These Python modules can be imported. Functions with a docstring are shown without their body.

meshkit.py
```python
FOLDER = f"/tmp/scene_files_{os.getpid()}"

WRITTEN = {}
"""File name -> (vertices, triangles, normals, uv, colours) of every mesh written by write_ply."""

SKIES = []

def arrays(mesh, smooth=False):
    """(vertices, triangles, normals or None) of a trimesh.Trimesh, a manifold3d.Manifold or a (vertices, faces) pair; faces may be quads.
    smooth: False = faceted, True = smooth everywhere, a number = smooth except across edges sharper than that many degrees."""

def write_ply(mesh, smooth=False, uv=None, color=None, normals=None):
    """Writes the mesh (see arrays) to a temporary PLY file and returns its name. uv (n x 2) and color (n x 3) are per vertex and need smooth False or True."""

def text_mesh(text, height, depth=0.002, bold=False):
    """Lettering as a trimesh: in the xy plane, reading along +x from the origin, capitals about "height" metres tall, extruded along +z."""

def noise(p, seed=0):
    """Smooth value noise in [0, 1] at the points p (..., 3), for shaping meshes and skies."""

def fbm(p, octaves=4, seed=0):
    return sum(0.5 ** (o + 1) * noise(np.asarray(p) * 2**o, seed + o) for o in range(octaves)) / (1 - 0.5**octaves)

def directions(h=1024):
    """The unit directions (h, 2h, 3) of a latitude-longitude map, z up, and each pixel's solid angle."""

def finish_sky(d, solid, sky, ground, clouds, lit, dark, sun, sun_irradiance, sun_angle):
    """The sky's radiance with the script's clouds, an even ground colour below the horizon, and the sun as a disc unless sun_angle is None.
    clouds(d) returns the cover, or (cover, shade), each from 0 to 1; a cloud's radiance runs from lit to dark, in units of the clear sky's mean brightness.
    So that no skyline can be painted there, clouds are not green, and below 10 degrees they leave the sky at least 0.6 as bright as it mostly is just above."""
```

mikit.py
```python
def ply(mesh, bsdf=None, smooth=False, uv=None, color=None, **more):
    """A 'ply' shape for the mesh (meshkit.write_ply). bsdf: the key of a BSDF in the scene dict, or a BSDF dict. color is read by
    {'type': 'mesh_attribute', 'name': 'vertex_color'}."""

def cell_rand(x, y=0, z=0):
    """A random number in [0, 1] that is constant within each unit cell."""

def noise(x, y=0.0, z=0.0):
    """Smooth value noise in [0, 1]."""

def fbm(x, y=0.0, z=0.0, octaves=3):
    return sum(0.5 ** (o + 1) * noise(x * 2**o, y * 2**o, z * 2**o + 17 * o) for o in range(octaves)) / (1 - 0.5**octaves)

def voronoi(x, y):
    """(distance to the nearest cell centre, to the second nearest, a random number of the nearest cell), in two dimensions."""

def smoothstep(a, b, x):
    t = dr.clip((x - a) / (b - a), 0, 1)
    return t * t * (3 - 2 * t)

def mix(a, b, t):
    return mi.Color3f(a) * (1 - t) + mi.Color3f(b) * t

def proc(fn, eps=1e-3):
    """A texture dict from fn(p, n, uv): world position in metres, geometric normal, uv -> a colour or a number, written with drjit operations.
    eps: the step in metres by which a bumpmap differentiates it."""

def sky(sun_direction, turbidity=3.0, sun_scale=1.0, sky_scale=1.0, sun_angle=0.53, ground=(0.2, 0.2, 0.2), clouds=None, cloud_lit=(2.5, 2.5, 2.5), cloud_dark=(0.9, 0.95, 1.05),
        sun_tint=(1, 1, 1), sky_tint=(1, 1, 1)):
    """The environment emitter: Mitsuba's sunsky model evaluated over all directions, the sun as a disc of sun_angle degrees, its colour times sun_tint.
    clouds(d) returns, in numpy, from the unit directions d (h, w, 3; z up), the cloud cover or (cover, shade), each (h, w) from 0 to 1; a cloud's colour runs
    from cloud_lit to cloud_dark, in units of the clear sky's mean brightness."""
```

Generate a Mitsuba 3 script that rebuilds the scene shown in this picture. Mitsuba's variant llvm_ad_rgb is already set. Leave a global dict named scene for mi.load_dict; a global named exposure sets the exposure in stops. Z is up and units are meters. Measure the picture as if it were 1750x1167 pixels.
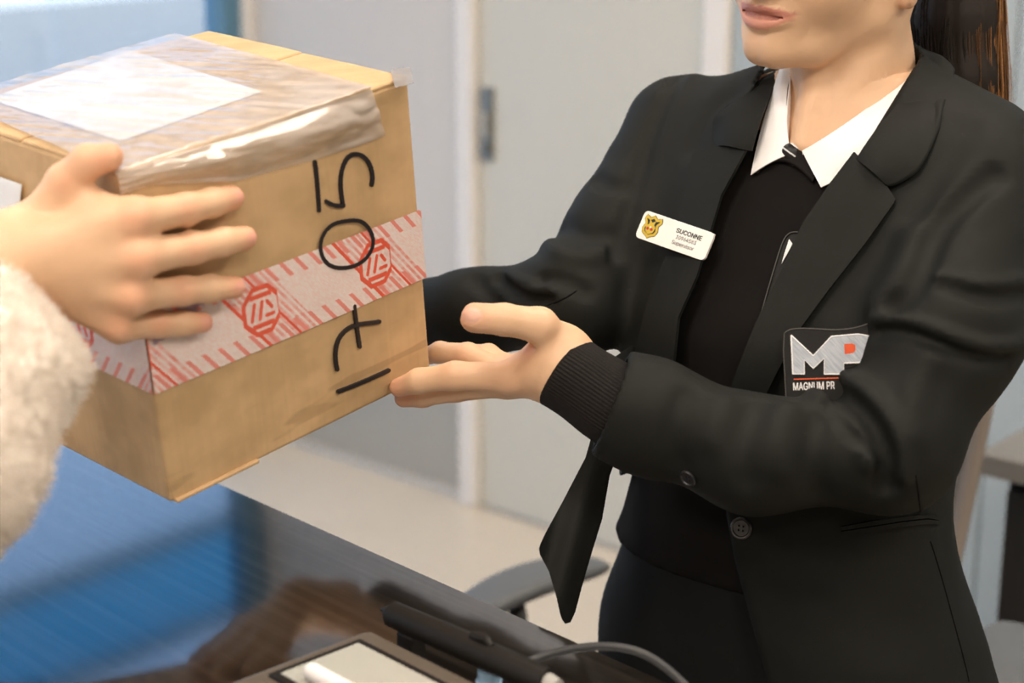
import math, random
import numpy as np, trimesh, drjit as dr, mitsuba as mi, mikit, meshkit, manifold3d
from mikit import noise as pnoise, fbm as pfbm, smoothstep, mix
from scipy.spatial import Delaunay
from shapely.geometry import Polygon, Point, LineString
import shapely
T = mi.ScalarTransform4f
random.seed(7); RNG = np.random.default_rng(7)
scene, labels = {}, {}

# ---------------------------------------------------------------- camera
PITCH = math.radians(16.0); CP, SP = math.cos(PITCH), math.sin(PITCH); FPX = 3000.0
EYE = np.array([0, 0, 1.6])
RIGHT = np.array([1.0, 0, 0]); DOWN = np.array([0, -SP, -CP]); FWD = np.array([0, CP, -SP])
scene['camera'] = {'type': 'thinlens', 'fov': math.degrees(2*math.atan(875/FPX)), 'fov_axis': 'x', 'aperture_radius': 0.0080, 'focus_distance': 1.56,
    'near_clip': 0.05, 'far_clip': 200.0, 'to_world': T().look_at(origin=EYE.tolist(), target=(EYE+FWD).tolist(), up=[0, 0, 1])}
# ---------------------------------------------------------------- light and exposure
exposure = 0.24
scene['sky'] = mikit.sky((0.483, -0.42, 0.768), turbidity=3.0, sun_scale=2.6, sky_scale=9.0, sun_tint=(0.76, 0.95, 1.13), sky_tint=(1.0, 1.0, 0.96), ground=(0.3, 0.3, 0.3))
SKYL = 1.0
LAMP = (16.0, 13.8, 11.6)
# room axes: U along the back wall to the right, V into the room (away from the camera)
RA = math.radians(41.0)
E1 = np.array([math.cos(RA), -math.sin(RA), 0]); E2 = np.array([math.sin(RA), math.cos(RA), 0]); E3 = np.array([0, 0, 1.0])
def room(u, v, z=0.0): return E1*u + E2*v + E3*z
VB, UL, UR, VF, ZC = 3.031, -3.555, 2.9, -2.6, 2.9      # back wall, window wall, right wall, front wall, ceiling

def cam(px, py, d):
    """The point at depth d (metres along the view) seen at this place of the 1750 x 1167 picture."""
    return EYE + d*((px-875.0)/FPX*RIGHT + (py-583.5)/FPX*DOWN + FWD)
def ray(px, py): 
    return (np.asarray(px)[..., None]-875.0)/FPX*RIGHT + (np.asarray(py)[..., None]-583.5)/FPX*DOWN + FWD
def onz(px, py, z):
    v = ray(px, py); return EYE + v*((z-EYE[2])/v[2])

# ---------------------------------------------------------------- materials
def mat(name, d, two=True):
    scene[name] = {'type': 'twosided', 'bsdf': d} if two else d
    return name
def rgb(c): return {'type': 'rgb', 'value': list(c)}
def prin(color, rough=0.5, spec=0.5, **k):
    return {'type': 'principled', 'base_color': color if isinstance(color, dict) else rgb(color), 'roughness': rough, 'specular': spec, **k}
def bump(b, fn, eps=4e-4): return {'type': 'bumpmap', 'arbitrary': mikit.proc(fn, eps), 'scale': 1.0, 'bsdf': b}

# ---------------------------------------------------------------- scene entries
def put(key, mesh, bsdf, label=None, cat=None, group=None, kind=None, smooth=False, **kw):
    if len(mesh.faces) == 0 or not np.isfinite(np.asarray(mesh.vertices)).all(): print('BAD MESH', key, len(mesh.faces)); return key
    k, n = key, 0
    while k in scene:
        n += 1; k = f'{key}_{n:03d}'
    scene[k] = mikit.ply(mesh, bsdf, smooth=smooth, **kw)
    say(k, label, cat, group, kind)
    return k
def say(k, label=None, cat=None, group=None, kind=None):
    d = {a: b for a, b in (('label', label), ('category', cat), ('group', group), ('kind', kind)) if b}
    if d: labels[k] = {**labels.get(k, {}), **d}
def join(ms): return trimesh.util.concatenate(ms)
def M3(mesh):
    return manifold3d.Manifold(manifold3d.Mesh(np.asarray(mesh.vertices, np.float32), np.asarray(mesh.faces, np.uint32)))
def tri(m):
    a = m.to_mesh(); return trimesh.Trimesh(a.vert_properties[:, :3], a.tri_verts, process=False)
def rbox(size, r=0.003, seg=3):
    """A box about the origin with rounded edges."""
    s = np.asarray(size, float)/2; r = min(r, s.min()*0.95)
    sp = manifold3d.Manifold.sphere(r, 4*seg)
    return tri(manifold3d.Manifold.batch_hull([sp.translate([float(x), float(y), float(z)]) for x in (-s[0]+r, s[0]-r) for y in (-s[1]+r, s[1]-r) for z in (-s[2]+r, s[2]-r)]))
def bbox(size, c=0.003):
    """A box about the origin with chamfered edges (cheap)."""
    s = np.asarray(size, float)/2; c = min(c, s.min()*0.9); pts = []
    for x in (-1, 1):
        for y in (-1, 1):
            for z in (-1, 1):
                for k in range(3):
                    q = s-c; q[k] = s[k]; pts.append(q*[x, y, z])
    return trimesh.convex.convex_hull(np.array(pts))
def frame(mesh, X, Y, Z, O):
    m = mesh.copy(); A = np.eye(4); A[:3, 0], A[:3, 1], A[:3, 2], A[:3, 3] = X, Y, Z, O
    m.apply_transform(A); return m
def rb(u0, u1, v0, v1, z0, z1, c=0.003, r=None):
    """A box in room axes."""
    m = bbox((u1-u0, v1-v0, z1-z0), c) if r is None else rbox((u1-u0, v1-v0, z1-z0), r)
    return frame(m, E1, E2, E3, room((u0+u1)/2, (v0+v1)/2, (z0+z1)/2))
def tube(pts, rad, n=10, cap=True):
    p = np.asarray(pts, float); r = np.broadcast_to(np.asarray(rad, float), (len(p),))
    t = np.gradient(p, axis=0); t /= np.linalg.norm(t, axis=1, keepdims=True)+1e-12
    a = np.cross(t[0], [0, 0, 1.0] if abs(t[0, 2]) < .9 else [1.0, 0, 0]); a /= np.linalg.norm(a)
    V = []
    for i in range(len(p)):
        a = a - t[i]*np.dot(a, t[i]); a /= np.linalg.norm(a); b = np.cross(t[i], a)
        g = np.arange(n)*2*np.pi/n
        V.append(p[i]+r[i]*(np.cos(g)[:, None]*a+np.sin(g)[:, None]*b))
    V = np.vstack(V); F = []
    i, j = np.meshgrid(np.arange(len(p)-1), np.arange(n), indexing='ij'); k = (j+1) % n
    q = np.stack([i*n+j, i*n+k, (i+1)*n+k, (i+1)*n+j], -1).reshape(-1, 4)
    F = np.vstack([q[:, :3], q[:, [0, 2, 3]]])
    if cap:
        V = np.vstack([V, p[:1], p[-1:]]); c0, c1, m = len(V)-2, len(V)-1, (len(p)-1)*n
        jj = np.arange(n); kk = (jj+1) % n
        F = np.vstack([F, np.stack([kk, jj, jj*0+c0], 1), np.stack([m+jj, m+kk, jj*0+c1], 1)])
    return trimesh.Trimesh(V, F, process=False)
def spline(pts, n):
    from scipy.interpolate import CubicSpline
    p = np.asarray(pts, float); s = np.r_[0, np.cumsum(np.linalg.norm(np.diff(p, axis=0), axis=1)**0.7)]
    return CubicSpline(s, p)(np.linspace(0, s[-1], n))

# ---------------------------------------------------------------- implicit surfaces
def smin(a, b, k):
    h = np.maximum(k-np.abs(a-b), 0)/k; return np.minimum(a, b)-h*h*k*0.25
def smax(a, b, k): return -smin(-a, -b, k)
def cone(P, a, b, ra, rb_):
    a, b = np.asarray(a, float), np.asarray(b, float); ba = b-a
    t = np.clip(((P-a)@ba)/max(ba@ba, 1e-12), 0, 1)
    return np.linalg.norm(P-a-t[:, None]*ba, axis=1)-(ra+(rb_-ra)*t)
def ell(P, c, R, r):
    """Ellipsoid, R: rows are its axes."""
    q = (P-np.asarray(c))@np.asarray(R).T; r = np.asarray(r, float)
    k0 = np.linalg.norm(q/r, axis=1); k1 = np.linalg.norm(q/(r*r), axis=1)
    return np.where(k1 < 1e-9, -r.min(), k0*(k0-1)/np.maximum(k1, 1e-9))
def surface(f, lo, hi, h, lip=1.6, block=8):
    """Naive surface nets of f = 0; only blocks near the surface are evaluated finely."""
    lo, hi = np.asarray(lo, float), np.asarray(hi, float)
    nb = np.ceil((hi-lo)/(h*block)).astype(int); n = nb*block+1
    bc = np.stack(np.meshgrid(*[np.arange(k) for k in nb], indexing='ij'), -1).reshape(-1, 3)
    fc = f(lo+(bc+0.5)*block*h)
    near = np.abs(fc) < lip*block*h*0.87+h
    V = np.full(n, 1.0, np.float32)
    for b, val in zip(bc[~near], fc[~near]):
        if val < 0: V[b[0]*block:(b[0]+1)*block+1, b[1]*block:(b[1]+1)*block+1, b[2]*block:(b[2]+1)*block+1] = -1
    g = np.stack(np.meshgrid(*[np.arange(block+1)]*3, indexing='ij'), -1).reshape(-1, 3)
    nb_ = bc[near]
    for s in range(0, len(nb_), 400):
        I = (nb_[s:s+400, None]*block+g[None]).reshape(-1, 3)
        V[I[:, 0], I[:, 1], I[:, 2]] = f(lo+I*h)
    S = V < 0
    c = np.zeros(np.array(n)-1, np.uint8)
    for a in range(8):
        x, y, z = a & 1, a >> 1 & 1, a >> 2
        c += S[x:n[0]-1+x, y:n[1]-1+y, z:n[2]-1+z]
    act = np.argwhere((c > 0) & (c < 8))
    idx = np.full(np.array(n)-1, -1, np.int64); idx[act[:, 0], act[:, 1], act[:, 2]] = np.arange(len(act))
    acc, cnt = np.zeros((len(act), 3)), np.zeros(len(act))
    C = np.array([[a & 1, a >> 1 & 1, a >> 2] for a in range(8)])
    for a in range(8):
        for b in range(a+1, 8):
            if np.abs(C[a]-C[b]).sum() != 1: continue
            va = V[tuple((act+C[a]).T)]; vb = V[tuple((act+C[b]).T)]
            m = (va < 0) != (vb < 0)
            t = np.where(m, va/np.where(m, va-vb, 1), 0)
            acc += np.where(m[:, None], C[a]+t[:, None]*(C[b]-C[a]), 0); cnt += m
    P = lo+(act+acc/cnt[:, None])*h
    F = []
    for ax in range(3):
        o1, o2 = (ax+1) % 3, (ax+2) % 3
        s0 = [slice(None)]*3; s1 = [slice(None)]*3
        s0[ax], s1[ax] = slice(0, n[ax]-1), slice(1, n[ax])
        E = np.argwhere(S[tuple(s0)] != S[tuple(s1)])
        E = E[(E[:, o1] > 0) & (E[:, o2] > 0) & (E[:, o1] < n[o1]-1) & (E[:, o2] < n[o2]-1)]
        if not len(E): continue
        d1, d2 = np.eye(3, dtype=int)[o1], np.eye(3, dtype=int)[o2]
        q = np.stack([idx[tuple((E-d1-d2).T)], idx[tuple((E-d2).T)], idx[tuple(E.T)], idx[tuple((E-d1).T)]], 1)
        fl = ~S[tuple(E.T)]
        q[fl] = q[fl][:, ::-1]
        F.append(q)
    q = np.vstack(F)
    return trimesh.Trimesh(P, np.vstack([q[:, :3], q[:, [0, 2, 3]]]), process=False)
def solid(f, lo, hi, h, tol=None, block=8):
    """f = 0 by marching tetrahedra: always a closed manifold (for welding), thinned afterwards."""
    lo, hi = np.asarray(lo, float), np.asarray(hi, float)
    nb = np.ceil((hi-lo)/(h*block)).astype(int); n = nb*block+1
    bc = np.stack(np.meshgrid(*[np.arange(k) for k in nb], indexing='ij'), -1).reshape(-1, 3)
    fc = f(lo+(bc+0.5)*block*h); near = np.abs(fc) < 1.6*block*h*0.87+h
    V = np.full(n, 1.0)
    for b, val in zip(bc[~near], fc[~near]):
        if val < 0: V[b[0]*block:(b[0]+1)*block+1, b[1]*block:(b[1]+1)*block+1, b[2]*block:(b[2]+1)*block+1] = -1
    g = np.stack(np.meshgrid(*[np.arange(block+1)]*3, indexing='ij'), -1).reshape(-1, 3); nbk = bc[near]
    for s in range(0, len(nbk), 400):
        I = (nbk[s:s+400, None]*block+g[None]).reshape(-1, 3); V[I[:, 0], I[:, 1], I[:, 2]] = f(lo+I*h)
    for ax in range(3):
        sl = [slice(None)]*3
        for e in (0, -1): sl[ax] = e; V[tuple(sl)] = np.maximum(V[tuple(sl)], h*.5)
    V = np.where(np.abs(V) < h*.02, h*.02, V); S = V < 0
    c = np.zeros(np.array(n)-1, np.uint8)
    for a in range(8):
        x, y, z = a & 1, a >> 1 & 1, a >> 2; c += S[x:n[0]-1+x, y:n[1]-1+y, z:n[2]-1+z]
    act = np.argwhere((c > 0) & (c < 8)); st = np.array([n[1]*n[2], n[2], 1], np.int64)
    C8 = np.array([[a & 1, a >> 1 & 1, a >> 2] for a in range(8)])
    gid = act@st; Vf = V.ravel(); N = len(Vf)
    K = []
    for t in ((0, 1, 3, 7), (0, 3, 2, 7), (0, 2, 6, 7), (0, 6, 4, 7), (0, 4, 5, 7), (0, 5, 1, 7)):
        I = np.stack([gid+C8[a]@st for a in t], 1); sg = Vf[I] < 0; k = sg.sum(1)
        def E(r, i, j): a, b = np.minimum(I[r, i], I[r, j]), np.maximum(I[r, i], I[r, j]); return a*N+b
        for i in range(4):
            o = [j for j in range(4) if j != i]; odd = i % 2
            r = np.nonzero((k == 1) & sg[:, i])[0]; T3 = np.stack([E(r, i, o[0]), E(r, i, o[1]), E(r, i, o[2])], 1); K.append(T3[:, ::-1] if odd == 0 else T3)
            r = np.nonzero((k == 3) & ~sg[:, i])[0]; T3 = np.stack([E(r, i, o[0]), E(r, i, o[1]), E(r, i, o[2])], 1); K.append(T3 if odd == 0 else T3[:, ::-1])
        for (i, j), (p, q), od in (((0, 1), (2, 3), 0), ((0, 2), (1, 3), 1), ((0, 3), (1, 2), 0), ((1, 2), (0, 3), 0), ((1, 3), (0, 2), 1), ((2, 3), (0, 1), 0)):
            r = np.nonzero((k == 2) & sg[:, i] & sg[:, j])[0]
            a_, b_, c_, d_ = E(r, i, p), E(r, i, q), E(r, j, q), E(r, j, p)
            for T3 in (np.stack([a_, b_, c_], 1), np.stack([a_, c_, d_], 1)): K.append(T3[:, ::-1] if od == 0 else T3)
    K = np.vstack(K); u, inv = np.unique(K, return_inverse=True); F = inv.reshape(K.shape)
    a, b = u//N, u % N; va, vb = Vf[a], Vf[b]; t = va/(va-vb)
    ijk = lambda m: np.stack([m//st[0], m//st[1] % n[1], m % n[2]], 1)
    P = lo+(ijk(a)*(1-t[:, None])+ijk(b)*t[:, None])*h
    m = trimesh.Trimesh(P, F, process=False)
    if m.volume < 0: m.invert()
    M = M3(m)
    if M.status() != manifold3d.Error.NoError: print('solid:', M.status())
    return M.simplify(h*.06 if tol is None else tol)
def grad(f, P, e=1e-3):
    g = np.stack([f(P+e*np.eye(3)[k])-f(P-e*np.eye(3)[k]) for k in range(3)], 1)
    return g/(np.linalg.norm(g, axis=1, keepdims=True)+1e-12)
def shoot(f, px, py, d0, d1, step=0.004, outside=True):
    """Where the view rays through these places first meet the surface f = 0 (depth), linear between steps; misses give the nearest approach."""
    px, py = np.atleast_1d(np.asarray(px, float)), np.atleast_1d(np.asarray(py, float))
    D = np.arange(d0, d1, step); r = ray(px, py)
    v = f((EYE+r[:, None]*D[None, :, None]).reshape(-1, 3)).reshape(len(px), -1)
    hit = (v[:, 1:] < 0) & (v[:, :-1] >= 0); k = np.where(hit.any(1), hit.argmax(1), v[:, :-1].argmin(1))
    a, b = v[np.arange(len(px)), k], v[np.arange(len(px)), k+1]
    t = np.where(hit.any(1), a/np.where(a-b == 0, 1, a-b), 0)
    return D[k]+np.clip(t, 0, 1)*step
def polymesh(poly, step):
    """Triangles inside a 2D polygon with points on its rim and a grid inside: (points, faces, rim order)."""
    pg = Polygon(poly); L = pg.exterior.length; n = max(12, int(L/step))
    cor = [pg.exterior.project(Point(p)) for p in poly]
    ss = np.unique(np.round(np.r_[np.linspace(0, L, n, endpoint=False), cor], 4)); ss = ss[ss < L-1e-6]
    keep = [ss[0]]
    for s in ss[1:]:
        if s-keep[-1] > step*0.3: keep.append(s)
    rim = np.array([pg.exterior.interpolate(s).coords[0] for s in keep])
    x0, y0, x1, y1 = pg.bounds
    gx, gy = np.meshgrid(np.arange(x0, x1, step), np.arange(y0, y1, step)); gx[1::2] += step/2
    g = np.stack([gx.ravel(), gy.ravel()], 1)
    inn = pg.buffer(-step*0.5)
    g = g[shapely.contains_xy(inn, g[:, 0], g[:, 1])] if not inn.is_empty else np.zeros((0, 2))
    pts = np.vstack([rim, g]); tr = Delaunay(pts).simplices
    c = pts[tr].mean(1); tr = tr[shapely.contains_xy(pg.buffer(1e-6), c[:, 0], c[:, 1])]
    a = pts[tr]; cr = (a[:, 1, 0]-a[:, 0, 0])*(a[:, 2, 1]-a[:, 0, 1])-(a[:, 1, 1]-a[:, 0, 1])*(a[:, 2, 0]-a[:, 0, 0])
    tr[cr < 0] = tr[cr < 0][:, ::-1]
    tr = tr[np.abs(cr) > 1e-9]
    return pts, tr, len(rim)
def thick(front, back, F, nrim):
    """A closed sheet from matching front and back points; the first nrim points are the rim in order."""
    n = len(front); i = np.arange(nrim); j = (i+1) % nrim
    side = np.vstack([np.stack([i, i+n, j], 1), np.stack([j, i+n, j+n], 1)])
    m = trimesh.Trimesh(np.vstack([front, back]), np.vstack([F, F[:, ::-1]+n, side]), process=False)
    m.fix_normals(); return m
def patch(f, poly, off, th, step=8, d0=1.2, d1=2.0, wav=None, smoothd=0):
    """A cloth piece of thickness th lying off above the surface f = 0 within this outline."""
    pts, F, nr = polymesh(poly, step)
    d = shoot(f, pts[:, 0], pts[:, 1], d0, d1)
    P = EYE+ray(pts[:, 0], pts[:, 1])*d[:, None]
    N = grad(f, P)
    o = np.broadcast_to(off(pts) if callable(off) else off, (len(pts),))
    if wav is not None: o = o+wav(pts)
    return thick(P+N*o[:, None], P+N*(o-th)[:, None], F, nr)
def sheet(A, B, rows, th, bulge=None, close=False):
    """A closed sheet between two matching 3D curves (n x 3); bulge(s, t) -> offset along the surface normal."""
    A, B = np.asarray(A), np.asarray(B); n = len(A)
    t = np.linspace(0, 1, rows)[:, None, None]
    G = A[None]*(1-t)+B[None]*t
    def nor(G):
        du = np.gradient(G, axis=1); dv = np.gradient(G, axis=0); N = np.cross(du, dv)
        return N/(np.linalg.norm(N, axis=2, keepdims=True)+1e-12)
    N = nor(G)
    if bulge is not None:
        s, tt = np.meshgrid(np.linspace(0, 1, n), np.linspace(0, 1, rows)); G = G+N*bulge(s, tt)[..., None]; N = nor(G)
    f, b = (G+N*th/2).reshape(-1, 3), (G-N*th/2).reshape(-1, 3)
    i, j = np.meshgrid(np.arange(rows-1), np.arange(n-1), indexing='ij')
    q = np.stack([i*n+j, i*n+j+1, (i+1)*n+j+1, (i+1)*n+j], -1).reshape(-1, 4)
    F = np.vstack([q[:, :3], q[:, [0, 2, 3]]])
    rim = np.r_[np.arange(n), np.arange(1, rows)*n+n-1, (rows-1)*n+np.arange(n-2, -1, -1), np.arange(rows-2, 0, -1)*n]
    k = np.roll(rim, -1); m = len(f)
    side = np.vstack([np.stack([rim, rim+m, k], 1), np.stack([k, rim+m, k+m], 1)])
    M = trimesh.Trimesh(np.vstack([f, b]), np.vstack([F, F[:, ::-1]+m, side]), process=False)
    M.fix_normals(); return M
# ================================================================ the setting
mat('m_wall', prin((0.62, 0.60, 0.585), 0.7, 0.3))
mat('m_door_a', prin((0.64, 0.605, 0.565), 0.45, 0.4))
mat('m_door_b', prin((0.61, 0.60, 0.545), 0.45, 0.4))
mat('m_trim', prin((0.80, 0.77, 0.74), 0.4, 0.5))
mat('m_bluewall', prin((0.40, 0.46, 0.49), 0.5, 0.4))
mat('m_ceiling', prin((0.8, 0.79, 0.77), 0.8, 0.2))
mat('m_rear', prin((0.40, 0.37, 0.33), 0.8, 0.2))
mat('m_kick', prin((0.42, 0.41, 0.38), 0.4, 0.4, metallic=0.25))
mat('m_steel', prin((0.22, 0.22, 0.20), 0.35, 0.5, metallic=0.8))
def _floor(p, n, uv): return mix((0.60, 0.525, 0.42), (0.69, 0.61, 0.495), pfbm(p.x*2.3, p.y*2.3, 0.0, 3)*0.7+pnoise(p.x*90, p.y*90)*0.3)
mat('m_floor', prin(mikit.proc(_floor), 0.38, 0.45))
put('floor', rb(UL, UR, VF, VB+0.02, -0.06, 0, 0.001), 'm_floor', kind='structure')
put('ceiling', rb(UL-0.1, UR+0.1, VF-0.1, VB+0.1, ZC, ZC+0.05, 0.001), 'm_ceiling', kind='structure')
# back wall: two doors in a run of frames, then pale blue panels
DH = 2.08
U0, U1, U2, U3, U4, U5 = UL, UL+0.03, -2.797, -2.742, -2.10, -2.036
k = put('wall_back', rb(UL, U5, VB, VB+0.1, DH+0.05, ZC, 0.001), 'm_wall', kind='structure')
put('wall_back__lower_wall', rb(U5, UR, VB+0.012, VB+0.1, 0, ZC, 0.001), 'm_wall')
pw = 0.62
for i in range(8):
    a = U5+i*pw
    put('wall_back__panel', rb(a+0.002, min(a+pw-0.002, UR), VB-0.006, VB+0.014, 0.002, ZC-0.002, 0.003), 'm_bluewall')
def doorleaf(n, u0, u1, m, kick, hu):
    k = put(f'door_{n}', rb(u0+0.004, u1-0.004, VB+0.004, VB+0.05, 0.008, DH, 0.003), m, kind='structure')
    if kick: put(f'door_{n}__kick_plate', rb(u0+0.0, u1-0.012, VB-0.001, VB+0.006, 0.03, 0.262, 0.001), 'm_kick')
    return k
doorleaf(1, U1, U2, 'm_door_a', True, 0)
doorleaf(2, U3, U4, 'm_door_b', False, 0)
q = room(-2.70, VB)
z0, z1 = 0.875, 1.045
put('door_2__handle_plate', rb(-2.728, -2.693, VB-0.006, VB+0.006, z0, z1, 0.002), 'm_steel')
put('door_2__handle_grip', rb(-2.720, -2.702, VB-0.014, VB-0.004, z0+0.055, z0+0.115, 0.003), 'm_kick')
put('door_2__lock_cylinder', frame(trimesh.creation.cylinder(0.011, 0.016, sections=20), E1, E3, -E2, room(-2.711, VB-0.008, z0+0.03)), 'm_steel')
put('trim_1', rb(U2, U3, VB-0.02, VB+0.06, 0, DH+0.06, 0.006), 'm_trim', kind='structure')
put('trim_2', rb(U4, U5, VB-0.02, VB+0.06, 0, DH+0.06, 0.006), 'm_trim', kind='structure')
put('trim_3', rb(U0, U1, VB-0.02, VB+0.06, 0, DH+0.06, 0.004), 'm_trim', kind='structure')
put('trim_4', rb(U0, U5, VB-0.02, VB+0.06, DH+0.004, DH+0.06, 0.004), 'm_trim', kind='structure')
put('trim_5', rb(U3, U4, VB-0.002, VB+0.05, 0.0, 0.009, 0.002), 'm_kick', kind='structure')
# window wall on the left: full-height glazing in blue-grey frames, with a deep rail above head height
mat('m_winframe', prin((0.10, 0.22, 0.32), 0.45, 0.4))
scene['m_pane'] = {'type': 'thindielectric', 'int_ior': 1.5}
VW0, VW1 = VF, VB
W = 'window_1'
mull = [VB-0.035, VB-1.30, VB-2.60, VB-3.90, VF+0.04]
put(W, rb(UL-0.07, UL, VF, VB+0.1, 0.0, 0.09, 0.003), 'm_winframe', kind='structure')
put(W+'__head_rail', rb(UL-0.09, UL+0.0, VF, VB, ZC-0.10, ZC, 0.003), 'm_winframe')
scene['m_bluepane'] = {'type': 'thindielectric', 'int_ior': 1.5, 'specular_transmittance': rgb((0.32, 0.72, 0.84))}
for z_ in (2.155, 2.435): put(W+'__transom', rb(UL-0.07, UL, VF, VB, z_-0.012, z_+0.012, 0.003), 'm_winframe')
for v in mull:
    put(W+'__mullion', rb(UL-0.08, UL+0.005, v-0.035, v+0.035, 0.09, ZC-0.1, 0.003), 'm_winframe')
for a, b in zip(mull[1:], mull[:-1]):
    put(W+'__pane', rb(UL-0.040, UL-0.0395, a+0.035, b-0.035, 0.09, 2.143, 1e-5), 'm_pane')
    put(W+'__pane', rb(UL-0.040, UL-0.0395, a+0.035, b-0.035, 2.447, ZC-0.1, 1e-5), 'm_pane')
    put(W+'__tinted_pane', rb(UL-0.040, UL-0.0395, a+0.035, b-0.035, 2.167, 2.423, 1e-5), 'm_bluepane', 'blue tinted strip pane')
put('wall_right', rb(UR, UR+0.1, VF, VB+0.1, 0, ZC, 0.001), 'm_rear', kind='structure')
put('wall_front', rb(UL-0.1, UR+0.1, VF-0.1, VF, 0, ZC, 0.001), 'm_rear', kind='structure')
# ceiling lights
mat('m_lampframe', prin((0.8, 0.8, 0.8), 0.4, 0.5))
mat('m_diffuser', prin((0.8, 0.8, 0.8), 0.6, 0.3))
lp = [(u, v) for v in (-1.45, 0.15, 1.75) for u in (-2.45, -0.75, 0.95)]
for i, (u, v) in enumerate(lp):
    k = put('ceiling_light__frame', join([rb(u-.31, u+.31, v-.31, v-.29, ZC-0.015, ZC, .002), rb(u-.31, u+.31, v+.29, v+.31, ZC-0.015, ZC, .002), rb(u-.31, u-.29, v-.29, v+.29, ZC-0.015, ZC, .002), rb(u+.29, u+.31, v-.29, v+.29, ZC-0.015, ZC, .002)]), 'm_lampframe') if i == 0 else None
    name = 'ceiling_light' if i == 0 else f'ceiling_light_{i:03d}'
    if i:
        put(name+'__frame', join([rb(u-.31, u+.31, v-.31, v-.29, ZC-0.015, ZC, .002), rb(u-.31, u+.31, v+.29, v+.31, ZC-0.015, ZC, .002), rb(u-.31, u-.29, v-.29, v+.29, ZC-0.015, ZC, .002), rb(u+.29, u+.31, v-.29, v+.29, ZC-0.015, ZC, .002)]), 'm_lampframe')
    P = [room(u-.29, v-.29, ZC-.008), room(u+.29, v-.29, ZC-.008), room(u+.29, v+.29, ZC-.008), room(u-.29, v+.29, ZC-.008)]
    put(name+'__diffuser', trimesh.Trimesh(P, [[0, 2, 1], [0, 3, 2]], process=False), 'm_diffuser', emitter={'type': 'area', 'radiance': rgb([c*{-2.45: 0.55, -0.75: 1.15, 0.95: 1.45}[u] for c in LAMP])})
    scene[name+'__diffuser'].update()
    say(name, 'square flush ceiling light panel with a glowing diffuser', 'ceiling light', 'ceiling light panels')
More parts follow.
